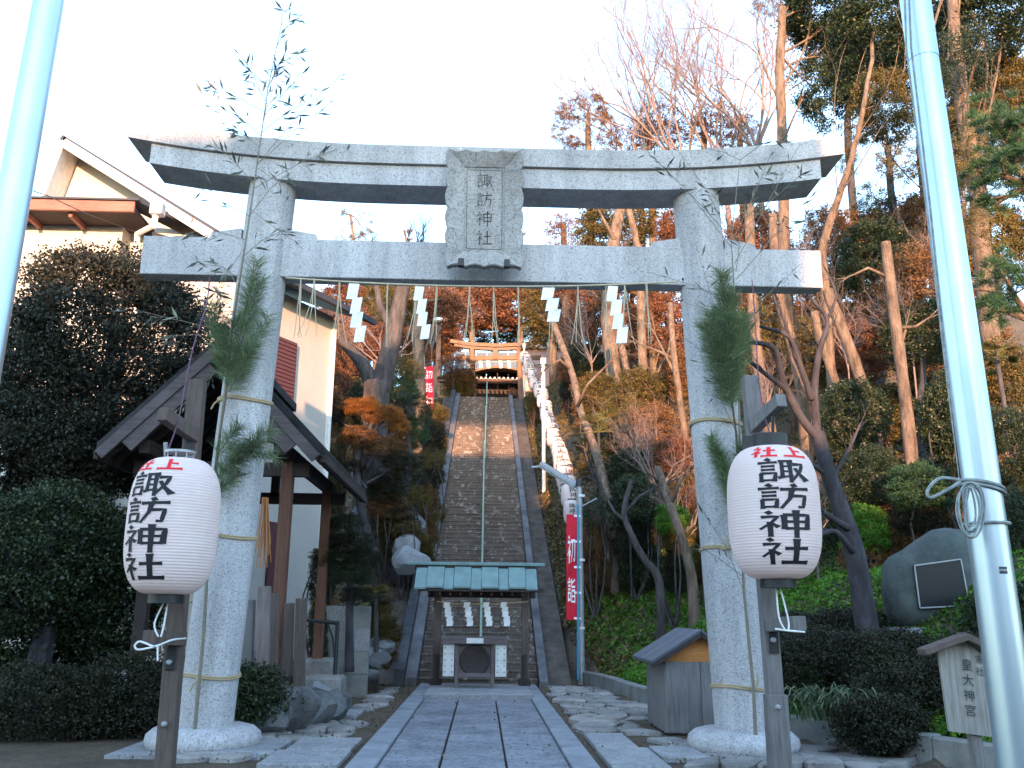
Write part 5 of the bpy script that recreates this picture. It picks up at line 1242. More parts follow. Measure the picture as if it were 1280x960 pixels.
for i, (x, y, D, rx, ry, mt, kd, lb) in enumerate(((735, 158, 43, 50, 44, 'brown', 'fine', 'round-topped tree standing against the sky right of the tablet'), (812, 168, 45, 50, 48, 'rust', 'sparse', 'thin russet tree above the lintel between the tablet and right column'), (880, 160, 44, 60, 36, 'rust', 'sparse', 'loose russet tree above the lintel near the right column'), (925, 165, 42, 38, 30, 'brown', 'sparse', 'small brown tree above the right column'),
        (705, 292, 46, 36, 40, 'rust', 'sparse', 'thin reddish tree with sky behind, beside the tablet between the beams'), (765, 285, 42, 62, 42, 'olive', 'broad', 'olive tree between the beams midway to the right column'), (860, 300, 40, 60, 50, 'rust', 'broad', 'russet tree between the beams next to the right column'), (945, 300, 37, 55, 48, 'rust', 'broad', 'russet tree between the beams outside the right column'), (690, 395, 50, 50, 42, 'olive', 'broad', 'olive tree behind the string of papers right of the small torii'),
        (740, 400, 42, 48, 44, 'rust', 'broad', 'reddish tree under the tie beam right of the stairs'), (815, 410, 36, 55, 48, 'rust', 'broad', 'reddish tree under the tie beam beside the right column'), (950, 430, 30, 46, 52, 'olive', 'broad', 'olive tree behind the pine bough on the right column'), (1010, 450, 28, 52, 48, 'olive', 'broad', 'olive tree behind the leaning tan trunks'), (1075, 440, 26, 50, 45, 'rust', 'broad', 'brown tree behind the leaning tan trunks near the cut trunk'))):
    tree('hill_tree', [(x + 3, y + ry + 45, D), (x, y + ry * .5, D), (x, y - ry * .3, D)], 6, 3, 'bark_pale', [(x, y, D, rx, ry, mt, kd)], lb, 'autumn-coloured trees of the wood above the right bank')
for i, (x, y, D, rx, ry, mt, lb) in enumerate(((1150, 60, 33, 80, 70, 'evergreen', 'dark evergreen filling the sky behind the top of the flagpole'), (1060, 60, 36, 50, 60, 'evergreen', 'dark evergreen behind the curved tan trunk'), (1230, 130, 27, 70, 70, 'olive', 'olive evergreen behind the massive trunk'), (1180, 200, 30, 40, 60, 'brown', 'brown tree behind the flagpole below the massive crown'), (1100, 380, 30, 80, 55, 'brown', 'brown tree behind the bare cut trunk'), (1010, 360, 34, 60, 45, 'brown', 'brown tree behind the tie beam end'), (1200, 430, 24, 70, 60, 'brown', 'brown tree right of the flagpole halfway down'), (1250, 480, 18, 50, 60, 'olive', 'olive tree at the right edge above the camellia'), (1130, 300, 36, 90, 50, 'rust', 'russet tree low on the skyline behind the flagpole'), (900, 380, 36, 60, 55, 'rust', 'russet tree right behind the right column'))):
    tree('hill_tree', [(x, y + ry + 60, D), (x + 4, y + ry, D), (x, y, D)], 6, 3, 'bark_dark', [(x, y, D, rx, ry, mt, 'broad')], lb, EV, limbs=2)
# trunks one can tell apart
def bare(trunk, r0px, r1px, bark, label, stubs=(), group='bare trunks on the right-hand slope', tw=2):
    pts = [U(*q) for q in trunk]; hz = H(pts[0].x, pts[0].y)
    if pts[0].z > hz: pts = [Vector((pts[0].x, pts[0].y, hz - .1))] + pts
    root = thing('tree_trunk', (pts[0].x, pts[0].y, hz), label, 'tree', group); k = trunk[0][2] / 1130; n = len(pts); P = []
    for i in range(n - 1):
        p0, p1, p2, p3 = pts[max(i - 1, 0)], pts[i], pts[i + 1], pts[min(i + 2, n - 1)]
        for j in range(5):
            t = j / 5; P.append(.5 * ((2 * p1) + (p2 - p0) * t + (2 * p0 - 5 * p1 + 4 * p2 - p3) * t * t + (3 * p1 - p0 - 3 * p2 + p3) * t ** 3))
    P.append(pts[-1]); m_ = len(P)
    MB().tube(P, [(r0px + (r1px - r0px) * i / (m_ - 1)) * k * (1 + rnd.uniform(-.07, .07)) for i in range(m_)], 12).build('trunk', M[bark], root, smooth='auto')
    for s_ in stubs:
        mb = MB(); q = [U(*t) for t in s_]; mb.tube(q, [2.6 * k, 2.0 * k, 1.2 * k][:len(q)] if len(q) <= 3 else [2.6 * k * (1 - .2 * i) for i in range(len(q))], 6)
        for z in range(tw): twiggy(mb, q[-1], (q[-1] - q[-2]), 26 * k, 1.0 * k, 2, .7, 3, .1)
        mb.build('branch', M[bark], root, smooth=True)
    return root
bare([(1148, 680, 18), (1138, 560, 18), (1128, 470, 18), (1116, 380, 18), (1107, 303, 18)], 9, 6.5, 'bark_pale', 'tall bare cut trunk with two thin stubs, left of the flagpole', [[(1106, 345, 18), (1085, 335, 17.8), (1068, 343, 17.7)], [(1126, 410, 18), (1145, 408, 17.9), (1160, 398, 17.8)], [(1128, 425, 18), (1132, 412, 18)]])
bare([(1092, 520, 22), (1078, 480, 22), (1060, 430, 22), (1042, 385, 22), (1034, 362, 22)], 8, 7, 'bark_pale', 'thick tan trunk leaning left under the end of the tie beam')
bare([(1048, 510, 24), (1038, 460, 24), (1024, 420, 24), (1018, 390, 24)], 7, 5, 'bark_pale', 'shorter tan trunk just left of the leaning one')
bare([(965, 560, 25), (955, 500, 25), (945, 430, 25), (940, 360, 25), (936, 250, 26)], 9, 7, 'bark_pale', 'pinkish trunk rising beside the pine bough on the right column')
bare([(1005, 520, 26), (995, 450, 26), (978, 390, 26), (970, 350, 26), (966, 270, 27)], 8, 6, 'bark_pale', 'slender tan trunk passing behind the tie beam outside the right column')
bare([(768, 560, 34), (768, 480, 34), (760, 400, 34), (765, 320, 35), (775, 262, 36)], 11, 8, 'bark_pale', 'thick pinkish trunk between the beams right of the tablet', [[(768, 300, 35), (755, 275, 35), (748, 262, 35)]])
bare([(800, 340, 33), (795, 300, 33), (786, 262, 33)], 6, 4, 'bark_pale', 'thin leaning trunk next to the thick pinkish one')
bare([(768, 690, 24), (762, 640, 24.5), (752, 590, 25), (738, 545, 26), (726, 515, 27), (716, 470, 28), (700, 425, 29), (690, 400, 30)], 7, 4.5, 'bark_pale', 'long winding tan trunk following the string of small lanterns', [[(722, 508, 27), (735, 480, 26.5), (760, 455, 26)], [(712, 460, 28), (700, 450, 28), (690, 455, 28)]])
bare([(866, 735, 20), (860, 700, 20), (848, 660, 20), (834, 620, 20.3), (822, 585, 20.6)], 7, 5, 'bark_pale', 'short tan trunk at the edge of the green slope left of the right column', [[(838, 635, 20.2), (850, 600, 20), (862, 585, 20)], [(828, 605, 20.5), (810, 590, 20.3), (795, 560, 20.2)], [(850, 670, 20), (868, 655, 20), (872, 640, 20)]], tw=3)
bare([(824, 728, 21), (806, 700, 21), (790, 670, 21), (780, 640, 21), (790, 600, 21)], 5.5, 3, 'bark', 'dark crooked trunk on the slope beside the short tan one', [[(785, 655, 21), (768, 640, 21), (757, 620, 21)], [(782, 640, 21), (800, 620, 21), (815, 612, 21)]], tw=3)
bare([(812, 600, 30), (802, 540, 30), (785, 470, 30.5), (770, 400, 31)], 6, 4, 'bark_pale', 'straight pale trunk behind the hanging tassels right of the stairs', [[(795, 510, 30), (820, 470, 30), (835, 440, 30)]])
bare([(858, 560, 28), (850, 500, 28), (842, 440, 28), (838, 380, 29)], 5, 3.5, 'bark_pale', 'thin reddish trunk beside the inner edge of the right column', [[(850, 480, 28), (835, 450, 28), (820, 420, 28)], [(845, 450, 28), (825, 440, 28), (800, 430, 28)]], tw=3)

# the dark bare plum tree behind the right lantern
pl_t = thing('plum_tree', (U(1086, 798, 13.3).x, 13.3, U(1086, 798, 13.3).z - .3), 'dark leafless plum tree with crooked branches behind the right paper lantern', 'tree')
def S(pts, r, mb, n=9, dz=0):
    q = [U(*p) for p in pts]; P = []
    for i in range(len(q) - 1):
        p0, p1, p2, p3 = q[max(i - 1, 0)], q[i], q[i + 1], q[min(i + 2, len(q) - 1)]
        for j in range(4):
            t = j / 4; P.append(.5 * ((2 * p1) + (p2 - p0) * t + (2 * p0 - 5 * p1 + 4 * p2 - p3) * t * t + (3 * p1 - p0 - 3 * p2 + p3) * t ** 3))
    P.append(q[-1]); m_ = len(P); mb.tube(P, [r[0] + (r[1] - r[0]) * i / (m_ - 1) for i in range(m_)], n); return P
k = 13.3 / 1150
mb = MB(); S([(1088, 812, 13.3), (1080, 760, 13.3), (1068, 690, 13.3), (1052, 640, 13.3), (1035, 590, 13.2), (1022, 540, 13.2)], (15 * k, 8.5 * k), mb, 14); mb.build('trunk', M['bark_dark'], pl_t, smooth=True)
for pts, r in (([(1024, 550, 13.2), (1000, 520, 13.1), (980, 480, 13.0), (970, 440, 12.9), (955, 430, 12.8), (930, 428, 12.7)], (6, 2.5)), ([(1000, 520, 13.1), (985, 490, 13.0), (960, 470, 12.8), (935, 450, 12.6)], (4.5, 2)), ([(1022, 545, 13.2), (1018, 490, 13.3), (1024, 440, 13.4), (1034, 400, 13.4), (1010, 370, 13.4)], (6, 2.2)), ([(1015, 500, 13.2), (998, 450, 13.2), (985, 420, 13.1), (950, 408, 13.0)], (4.5, 2)), ([(995, 450, 13.2), (980, 400, 13.2), (968, 365, 13.2)], (3, 1.5)),
               ([(1060, 660, 13.2), (1040, 648, 13.0), (1030, 640, 12.9)], (5, 3)), ([(1066, 690, 13.2), (1045, 665, 13.0), (1025, 668, 12.9)], (4, 3)), ([(1035, 595, 13.2), (1000, 572, 13.0), (965, 565, 12.9)], (3.5, 1.8)), ([(1034, 400, 13.4), (1045, 370, 13.4), (1036, 345, 13.4)], (2.2, 1.2)), ([(1040, 600, 13.2), (1062, 560, 13.4), (1075, 530, 13.5)], (3, 1.2))):
    mb = MB(); P = S(pts, (r[0] * k, r[1] * k), mb, 8)
    for z in range(4): 
        j = rnd.randrange(len(P) // 3, len(P)); twiggy(mb, P[j], (P[j] - P[j - 1]), .38, .009, 1, .8, 3, .15)
    mb.build('branch', M['bark_dark'], pl_t, smooth=True)

# leafless tree tops against the sky
for i, (bx_, by_, D, L, dirx, lb) in enumerate(((800, 240, 44, 4.3, -.12, 'leafless tree against the sky, leftmost above the lintel'), (860, 215, 42, 5.0, -.3, 'leafless tree with wide fine twigs in the middle of the sky gap'), (905, 200, 42, 5.0, -.12, 'leafless tree with upright twigs left of the tall pale trunk'), (945, 180, 40, 4.6, .0, 'leafless twiggy tree right next to the tall pale trunk'))):
    b0 = U(bx_, by_, D); f = Vector((b0.x, b0.y, H(b0.x, b0.y))); root = thing('leafless_tree', f, lb, 'tree', 'leafless trees against the sky')
    MB().tube([f, f.lerp(b0, .5) + Vector((.15, 0, 0)), b0], [.2, .16, .13], 8).build('trunk', M['twig'], root, smooth=True)
    mb = MB()
    for q in range(6): twiggy(mb, b0 - Vector((0, 0, rnd.uniform(0, 1.2))), Vector((dirx + rnd.uniform(-.45, .4), rnd.uniform(-.3, .3), 1)), L * rnd.uniform(.8, 1.1), .075, 5, .5, 3, .12)
    mb.build('twigs', M['twig'], root)
# red-lit twig thickets
MORE = ((455, 425, 46, 46, 34, 'rust', 'reddish tree between the cream house and the forked tree'), (510, 430, 47, 34, 30, 'brown', 'brown tree just right of the forked trunk'), (548, 400, 56, 40, 30, 'rust', 'russet tree above the left end of the small torii'), (590, 355, 84, 70, 26, 'brown', 'far brown tree in the middle under the tie beam'), (690, 350, 80, 70, 28, 'rust', 'far russet tree right of middle under the tie beam'), (480, 355, 66, 70, 26, 'rust', 'far russet tree left of middle under the tie beam'), (430, 470, 40, 26, 40, 'brown', 'brown tree beside the corner pipe of the cream house'), (545, 440, 58, 30, 20, 'brown', 'low brown tree left of the small torii'), (505, 470, 44, 26, 30, 'olive', 'olive tree behind the distant red banner'), (790, 360, 38, 60, 40, 'brown', 'brown tree under the tie beam by the right column'), (720, 345, 46, 46, 34, 'rust', 'russet tree just under the tie beam right of the tablet'))
for x, y, D, rx, ry, mt, lb in MORE: tree('hill_tree', [(x, y + ry + 30, D), (x, y + ry * .5, D), (x, y, D)], 4, 2.5, 'bark', [(x, y, D, rx, ry, mt, 'broad')], lb, 'trees behind the upper shrine', limbs=2)
TH = ((760, 330, 38, 'between the beams right of the tablet'), (900, 330, 34, 'between the right column and the lintel tip'), (960, 470, 24, 'beside the pine bough on the right column'), (1000, 300, 30, 'behind the outer end of the tie beam'), (1060, 400, 24, 'around the leaning tan trunks'), (1140, 380, 22, 'around the bare cut trunk'), (780, 560, 26, 'above the banner beside the lower lanterns'), (740, 400, 36, 'behind the hanging papers on the right'), (480, 400, 34, 'around the forks of the grey tree'), (540, 380, 46, 'above the left end of the small torii'), (1180, 300, 24, 'behind the flagpole at beam height'), (860, 620, 22, 'at the inner foot of the right column'), (820, 560, 24, 'over the dark crooked trunk'), (1020, 620, 20, 'behind the right lantern'))
for x, y, D, lb in TH:
    b0 = U(x, y + 55, D); f_ = Vector((b0.x, b0.y, H(b0.x, b0.y))); mb = MB(); sc_ = D / 28
    if b0.z > f_.z: mb.tube([f_, b0], [.03, .025], 5, False)
    for q in range(6): twiggy(mb, b0 + Vector((0, 0, rnd.uniform(-.3, .3))), Vector((rnd.uniform(-.8, .8), rnd.uniform(-.3, .3), 1)), 1.2 * sc_, .022 * sc_, 4, .65, 3, .08)
    mb.build('bare_shrub', M['twig'], None, origin=f_, label='reddish leafless branches ' + lb, cat='shrub', group='reddish leafless thickets')
for i, (x, y, D, lb) in enumerate(((830, 500, 27, 'reddish leafless thicket beside the right column under the rope'), (790, 450, 30, 'reddish leafless thicket right of the stairs below the papers'), (850, 420, 29, 'reddish leafless thicket touching the right column'))):
    b0 = U(x, y + 50, D); b0.z = min(b0.z, H(b0.x, b0.y) + .1); mb = MB()
    for q in range(7): twiggy(mb, b0 + Vector((rnd.uniform(-.6, .6), rnd.uniform(-.4, .4), 0)), Vector((rnd.uniform(-.5, .5), rnd.uniform(-.3, .3), 1)), 1.5, .03, 3, .7, 3, .05)
    mb.build('bare_shrub', M['twig'], None, origin=b0, label=lb, cat='shrub', group='reddish leafless thickets')

# ------------------------------------------------------------------ shrubs and undergrowth on the bank
SH = (((1062, 520, 21, 46, 44, 'evergreen', 'broad'), 'dark camellia behind the plum tree'), ((1100, 600, 18.5, 44, 40, 'evergreen', 'broad'), 'dark glossy shrub left of the cut trunk foot'), ((1080, 662, 17.5, 34, 30, 'green', 'broad'), 'bright green low shrub behind the plum trunk'), ((1185, 520, 18, 46, 60, 'evergreen', 'broad'), 'dark shrub behind the flagpole at lantern height'), ((1150, 610, 17, 44, 30, 'pine', 'broad'), 'fine green shrub above the stone monument'), ((1262, 560, 15, 40, 50, 'evergreen', 'broad'), 'dark shrub right of the flagpole above the rope coil'), ((1270, 660, 14, 32, 50, 'evergreen', 'broad'), 'dark shrub at the right edge beside the monument'),
      ((1110, 520, 26, 60, 40, 'olive', 'broad'), 'sunny olive bush behind the cut trunk'), ((1160, 470, 25, 40, 36, 'olive', 'broad'), 'sunny olive bush left of the flagpole'), ((1050, 560, 27, 45, 30, 'olive', 'broad'), 'olive bush low behind the plum tree'), ((960, 600, 22, 40, 40, 'evergreen', 'sparse'), 'loose dark bush behind the right lantern'),
      ((790, 630, 23, 36, 34, 'evergreen', 'broad'), 'dark broad-leaved bush right of the red banner'), ((765, 560, 28, 34, 30, 'evergreen', 'broad'), 'dark bush beside the lower lanterns of the string'), ((745, 490, 32, 34, 26, 'olive', 'broad'), 'olive bush right of the middle lanterns of the string'), ((800, 490, 30, 38, 30, 'olive', 'broad'), 'olive bush between the bare trunks right of the stairs'), ((735, 450, 38, 30, 24, 'evergreen', 'broad'), 'dark green bush under the hanging papers on the right'), ((840, 570, 25, 34, 26, 'rust', 'broad'), 'rusty bush beside the inner edge of the right column'), ((745, 640, 23.5, 26, 30, 'evergreen', 'sparse'), 'loose bush just right of the banner pole'), 
      ((712, 462, 42, 18, 20, 'rust', 'broad'), 'rusty bush beside the upper lanterns of the string'), ((667, 500, 43, 12, 14, 'olive', 'broad'), 'small olive bush at the right edge of the upper stairs'),  ((875, 620, 22, 26, 30, 'rust', 'sparse'), 'thin rusty bush behind the right column'),
      ((495, 545, 30, 34, 26, 'brown', 'broad'), 'brownish bush left of the parapet halfway up'), ((535, 575, 30, 22, 18, 'olive', 'sparse'), 'thin olive bush beside the left parapet'), ((520, 600, 28, 24, 18, 'hedge', 'sparse'), 'sparse low bush on the left slope'), ((505, 640, 26, 20, 14, 'hedge', 'sparse'), 'small sparse bush over the pale rocks'), ((545, 518, 38, 18, 14, 'olive', 'broad'), 'olive bush at the left edge of the upper stairs'), ((515, 660, 25.5, 22, 10, 'olive', 'sparse'), 'trailing plant over the pale rocks left of the stairs'), ((572, 458, 51, 26, 13, 'rust', 'fine'), 'clipped reddish hedge above the votive rack'), ((640, 490, 51.5, 5, 7, 'rust', 'fine'), 'tiny reddish shrub at the head of the stairs'),
      ((420, 480, 30, 22, 60, 'rust', 'broad'), 'tall rusty bush against the cream house corner'), ((437, 445, 38, 34, 36, 'rust', 'broad'), 'rusty bush behind the house corner'),
      ((775, 520, 28, 30, 26, 'olive', 'broad'), 'olive bush between the winding trunk and the straight pale trunk'), ((820, 530, 27, 34, 28, 'brown', 'broad'), 'brown bush low beside the right column near the thicket'), ((850, 470, 30, 30, 34, 'brown', 'broad'), 'brown bush behind the inner edge of the right column'),  ((785, 585, 25, 30, 24, 'evergreen', 'broad'), 'dark bush behind the short tan trunk'), ((840, 650, 21.5, 24, 20, 'green', 'broad'), 'bright green bush low beside the short tan trunk'),  ((540, 545, 34, 20, 20, 'hedge', 'broad'), 'dull green bush below the distant red banner'), ((480, 610, 26, 30, 20, 'hedge', 'broad'), 'dull green bush across the foot of the forked tree'), ((525, 625, 27, 18, 16, 'olive', 'broad'), 'olive bush between the pale rocks and the left parapet'), ((445, 505, 29, 16, 30, 'evergreen', 'broad'), 'dark green bush against the grey forked trunk'), ((460, 745, 20, 34, 20, 'hedge', 'sparse'), 'spiky yellow-green plant above the grey block wall'), ((405, 720, 18.6, 20, 34, 'evergreen', 'broad'), 'dark bush in front of the cream house corner'), ((398, 790, 17.6, 14, 30, 'evergreen', 'broad'), 'dark bush behind the fence posts'))
for (x, y, D, rx, ry, mt, kd), lb in SH:
    C = U(x, y, D); kk = D / 1130; C.z = max(C.z, H(C.x, C.y) + ry * kk * .35); foot = Vector((C.x, C.y, H(C.x, C.y)))
    root = thing('shrub', foot, lb, 'shrub'); mb = MB()
    for q in range(5): limb(mb, foot + Vector((rnd.uniform(-.1, .1), rnd.uniform(-.1, .1), -.1)), C + Vector((rnd.uniform(-.6, .6) * rx * kk, rnd.uniform(-.5, .5) * rx * kk, rnd.uniform(0, .6) * ry * kk)), .03, .012, .15, 4, 5)
    mb.build('stem', M['bark'], root); crown(kd, C, (rx * kk * 1.1, rx * kk, ry * kk * 1.1), mt, root, 'foliage')
    q = C.copy(); step_ = ry * kk * 1.15; i_ = 0
    while q.z - step_ > foot.z + .1 and i_ < 3:
        i_ += 1; q = q - Vector((rnd.uniform(-.3, .1) * rx * kk, -.25, step_)); crown('broad', q, (rx * kk * rnd.uniform(.8, 1.05), rx * kk * .8, ry * kk * 1.0), ('hedge', 'brown', 'olive', 'olive', mt)[rnd.randrange(5)], root, 'foliage')
# palms
def palm(x, y, D, R_px, label, n=13):
    c = U(x, y, D); f = Vector((c.x + .1, c.y, H(c.x, c.y))); root = thing('fan_palm', f, label, 'palm'); k = D / 1130
    MB().tube([f, f.lerp(c, .5), c], [.05, .045, .04], 8).build('trunk', M['bark'], root, smooth=True)
    for i in range(n):
        a = rnd.uniform(0, 6.28); e = rnd.uniform(-.4, .9); d = Vector((math.cos(a) * math.cos(e), math.sin(a) * math.cos(e), math.sin(e))); h = c + d * R_px * k * .55
        sd_ = d.cross(Vector((0, 0, 1))).normalized(); un = sd_.cross(d); mb = MB(); mb.tube([c, h], .012, 4)
        for j in range(15):
            t = (j - 7) / 7 * 1.25; q = (d * math.cos(t) + sd_ * math.sin(t)); L = R_px * k * .55 * (1 - .15 * abs(t)); tip = h + q * L - Vector((0, 0, .12 * L)); w = sd_.cross(un).cross(q).normalized() if False else q.cross(un).normalized() * .022
            mb.add([h, h + q * L * .5 + w, tip, h + q * L * .5 - w], [(0, 1, 2, 3)])
        mb.build('frond', L_['palm'], root)
palm(748, 540, 26, 42, 'small fan palm beside the lower lanterns of the string')
palm(1246, 445, 17, 26, 'fan palm at the right edge behind the flagpole')
palm(470, 748, 19.6, 26, 'low yellowish fan-leaved plant behind the grey block wall', 9)

# pine foliage at the right edge
def pine_tree(name, trunk, r, tufts, label, bark='bark_pale', seed=1, needle=.13, per=150, mat='pine'):
    pts = [U(*q) for q in trunk]; hz = H(pts[0].x, pts[0].y)
    if pts[0].z > hz: pts = [Vector((pts[0].x, pts[0].y, hz - .1))] + pts
    root = thing(name, (pts[0].x, pts[0].y, hz), label, 'pine tree'); n = len(pts)
    MB().tube(pts, [r * (1 - .5 * i / (n - 1)) for i in range(n)], 10).build('trunk', M[bark], root, smooth=True)
    lm = MB(); P = []; Dn = []
    for (x, y, D, rx, ry, cnt) in tufts:
        C = U(x, y, D); kk = D / 1150; s_ = min(pts, key=lambda p: (p - C).length); pp = limb(lm, s_, C, r * .4, r * .15)
        for q in range(cnt):
            t = Vector((rnd.gauss(0, .45), rnd.gauss(0, .4), rnd.gauss(0, .45))); c = C + Vector((t.x * rx * kk, t.y * rx * kk, t.z * ry * kk))
            if q % 5 == 0: lm.tube([pp[4], c], [r * .1, .006], 4, False)
            ax = Vector((t.x, t.y - .3, .7 + t.z)).normalized()
            for z in range(per):
                v = Vector((rnd.gauss(0, 1), rnd.gauss(0, 1), rnd.gauss(0, 1))).normalized(); d = (v + ax * .9).normalized()
                P.append(tuple(c + d * needle * .5 - ORG[root.name])); Dn.append(tuple(d))
    lm.build('limb', M[bark], root); leafobj('needles', leafmesh('needles', P, needle, .05, L_[mat], 0, .2, Dn), root, ORG[root.name]); return root
pine_tree('pine_tree', [(1300, 620, 11), (1292, 400, 11), (1290, 230, 11), (1295, 150, 11)], .14, [(1250, 160, 11, 52, 34, 40), (1242, 215, 11, 50, 32, 40), (1270, 190, 10.8, 46, 38, 30), (1258, 350, 11, 50, 30, 36), (1246, 385, 11, 40, 24, 26), (1245, 255, 11.2, 34, 20, 12)], 'green pine with dense needle tufts at the right edge of the view', needle=.15, per=80)
pine_tree('pine_tree', [(445, 420, 62), (442, 300, 62), (438, 268, 62)], .16, [(432, 268, 62, 16, 10, 10), (450, 282, 62, 26, 12, 16), (438, 300, 62, 22, 8, 12), (462, 292, 62, 18, 8, 8)], 'distant pine seen through the gap between the beams left of the tablet', 'bark_pale', needle=.45, per=26, mat='olive')
pine_tree('pine_tree', [(515, 420, 64), (508, 300, 64), (505, 288, 64)], .14, [(505, 292, 64, 22, 9, 10), (520, 298, 64, 18, 6, 6)], 'small distant reddish tree top left of the tablet between the beams', 'bark_pale', needle=.4, per=22, mat='rust')

# ------------------------------------------------------------------ left of the stairs
ft = thing('forked_tree', (U(500, 735, 27).x, 27, H(U(500, 735, 27).x, 27)), 'big grey forked tree left of the stairs with its two upper limbs in view', 'tree')
k = 27 / 1130; mb = MB(); b0 = U(500, 740, 27)
S([(512, 752, 27), (496, 720, 27), (480, 670, 27), (472, 600, 27), (468, 530, 27), (472, 478, 27)], (17 * k, 16.5 * k), mb, 16); mb.build('trunk', M['bark'], ft, smooth=True)
for pts, r in (([(470, 495, 27), (455, 458, 27), (440, 440, 27), (425, 425, 27)], (11, 5)), ([(474, 490, 27), (484, 450, 27), (494, 410, 27), (500, 375, 27), (512, 330, 27)], (14, 8)), ([(492, 415, 27), (476, 385, 27), (470, 350, 27)], (6, 3))):
    mb = MB(); P = S(pts, (r[0] * k, r[1] * k), mb, 10)
    for z in range(5): twiggy(mb, P[-1 - z % 3], P[-1] - P[-3], .9, .03, 3, .6, 3)
    mb.build('limb', M['bark'], ft, smooth=True)
tree('autumn_tree', [(527, 540, 40), (525, 470, 40), (522, 400, 40), (524, 365, 40)], 8, 5, 'bark_pale', [(545, 385, 42, 40, 26, 'rust'), (500, 385, 41, 34, 26, 'olive')], 'pinkish-trunked tree behind the hanging papers left of the small torii')
for i, (x, y, D, rx, ry, mt, lb) in enumerate(((480, 385, 52, 56, 40, 'olive', 'olive tree behind the forked trunk under the tie beam'), (590, 385, 70, 60, 34, 'rust', 'wide russet tree behind the small torii, left one'), (650, 378, 72, 60, 34, 'rust', 'wide russet tree behind the small torii, right one'), (545, 425, 66, 46, 24, 'rust', 'low russet tree at the left end of the small torii'), (700, 420, 64, 36, 26, 'olive', 'olive tree behind the pinkish building'), (620, 415, 75, 50, 22, 'evergreen', 'dark tree directly behind the small torii lintel'), (425, 385, 48, 40, 36, 'rust', 'reddish tree beside the eave of the cream house'), (470, 425, 46, 40, 22, 'rust', 'reddish tree crown in the fork of the grey tree'))):
    tree('hill_tree', [(x, y + ry + 30, D), (x, y + ry * .5, D), (x, y, D)], 5, 3, 'bark_pale', [(x, y, D, rx, ry, mt, 'broad')], lb, 'trees behind the upper shrine', limbs=2)
# layered clipped pine, low sun painted into the orange leaves of its top
lpz = thing('clipped_pine', (U(462, 720, 22).x, 25, H(U(462, 720, 25).x, 25)), 'layered clipped tree with an orange sunlit top in front of the forked trunk', 'clipped tree')
mb = MB(); S([(470, 700, 25), (452, 640, 25), (446, 580, 25), (458, 545, 25), (470, 520, 25)], (.13, .06), mb, 8)
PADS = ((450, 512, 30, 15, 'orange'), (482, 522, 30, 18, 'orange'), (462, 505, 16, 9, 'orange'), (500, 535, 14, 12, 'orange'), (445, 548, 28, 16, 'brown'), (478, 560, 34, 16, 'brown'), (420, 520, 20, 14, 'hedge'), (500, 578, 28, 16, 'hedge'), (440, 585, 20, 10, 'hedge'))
for x, y, rx, ry, mt in PADS: limb(mb, U(458, y + 26, 25), U(x, y + 3, 25), .05, .02, .1, 5, 6)
mb.build('trunk', M['bark_dark'], lpz, smooth=True)
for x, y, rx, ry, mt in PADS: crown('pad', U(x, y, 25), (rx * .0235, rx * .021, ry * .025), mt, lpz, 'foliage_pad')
gp = thing('clipped_pine', (U(505, 600, 29).x, 29, H(U(505, 600, 29).x, 29)), 'dark green cloud-pruned pine with rounded pads between the forked trunk and the red banner', 'clipped tree')
mb = MB(); P = S([(505, 620, 29), (512, 570, 29), (508, 520, 29), (500, 490, 29)], (.14, .05), mb, 8); mb.build('trunk', M['bark_dark'], gp, smooth=True)
for x, y, rx, ry, mt in ((500, 490, 30, 18, 'pine'), (515, 512, 30, 22, 'evergreen'), (505, 462, 28, 18, 'olive'), (522, 538, 18, 20, 'pine'), (490, 520, 22, 20, 'evergreen')): crown('fine', U(x, y, 29), (rx * .027, rx * .024, ry * .027), mt, gp, 'foliage_pad')
dp = thing('clipped_tree', (U(437, 835, 17.3).x, 17.3, 0), 'dark clipped tree with a thin straight trunk standing in front of the grey block wall', 'clipped tree')
mb = MB(); S([(437, 840, 17.3), (437, 780, 17.3), (438, 700, 17.3), (440, 640, 17.3)], (.085, .05), mb, 8)
PD = ((436, 680, 34, 18, 'hedge'), (418, 700, 28, 15, 'evergreen'), (452, 700, 26, 18, 'hedge'), (430, 655, 26, 14, 'evergreen'), (405, 695, 18, 12, 'evergreen'), (440, 722, 28, 16, 'evergreen'), (448, 745, 22, 12, 'hedge'))
for x, y, rx, ry, mt in PD: limb(mb, U(438, y + 14, 17.3), U(x, y, 17.3), .035, .015, .1, 4, 5)
mb.build('trunk', M['bark_dark'], dp, smooth=True)
for x, y, rx, ry, mt in PD: crown('pad', U(x, y, 17.3), (rx * .0162, rx * .015, ry * .0165), mt, dp, 'foliage_pad')

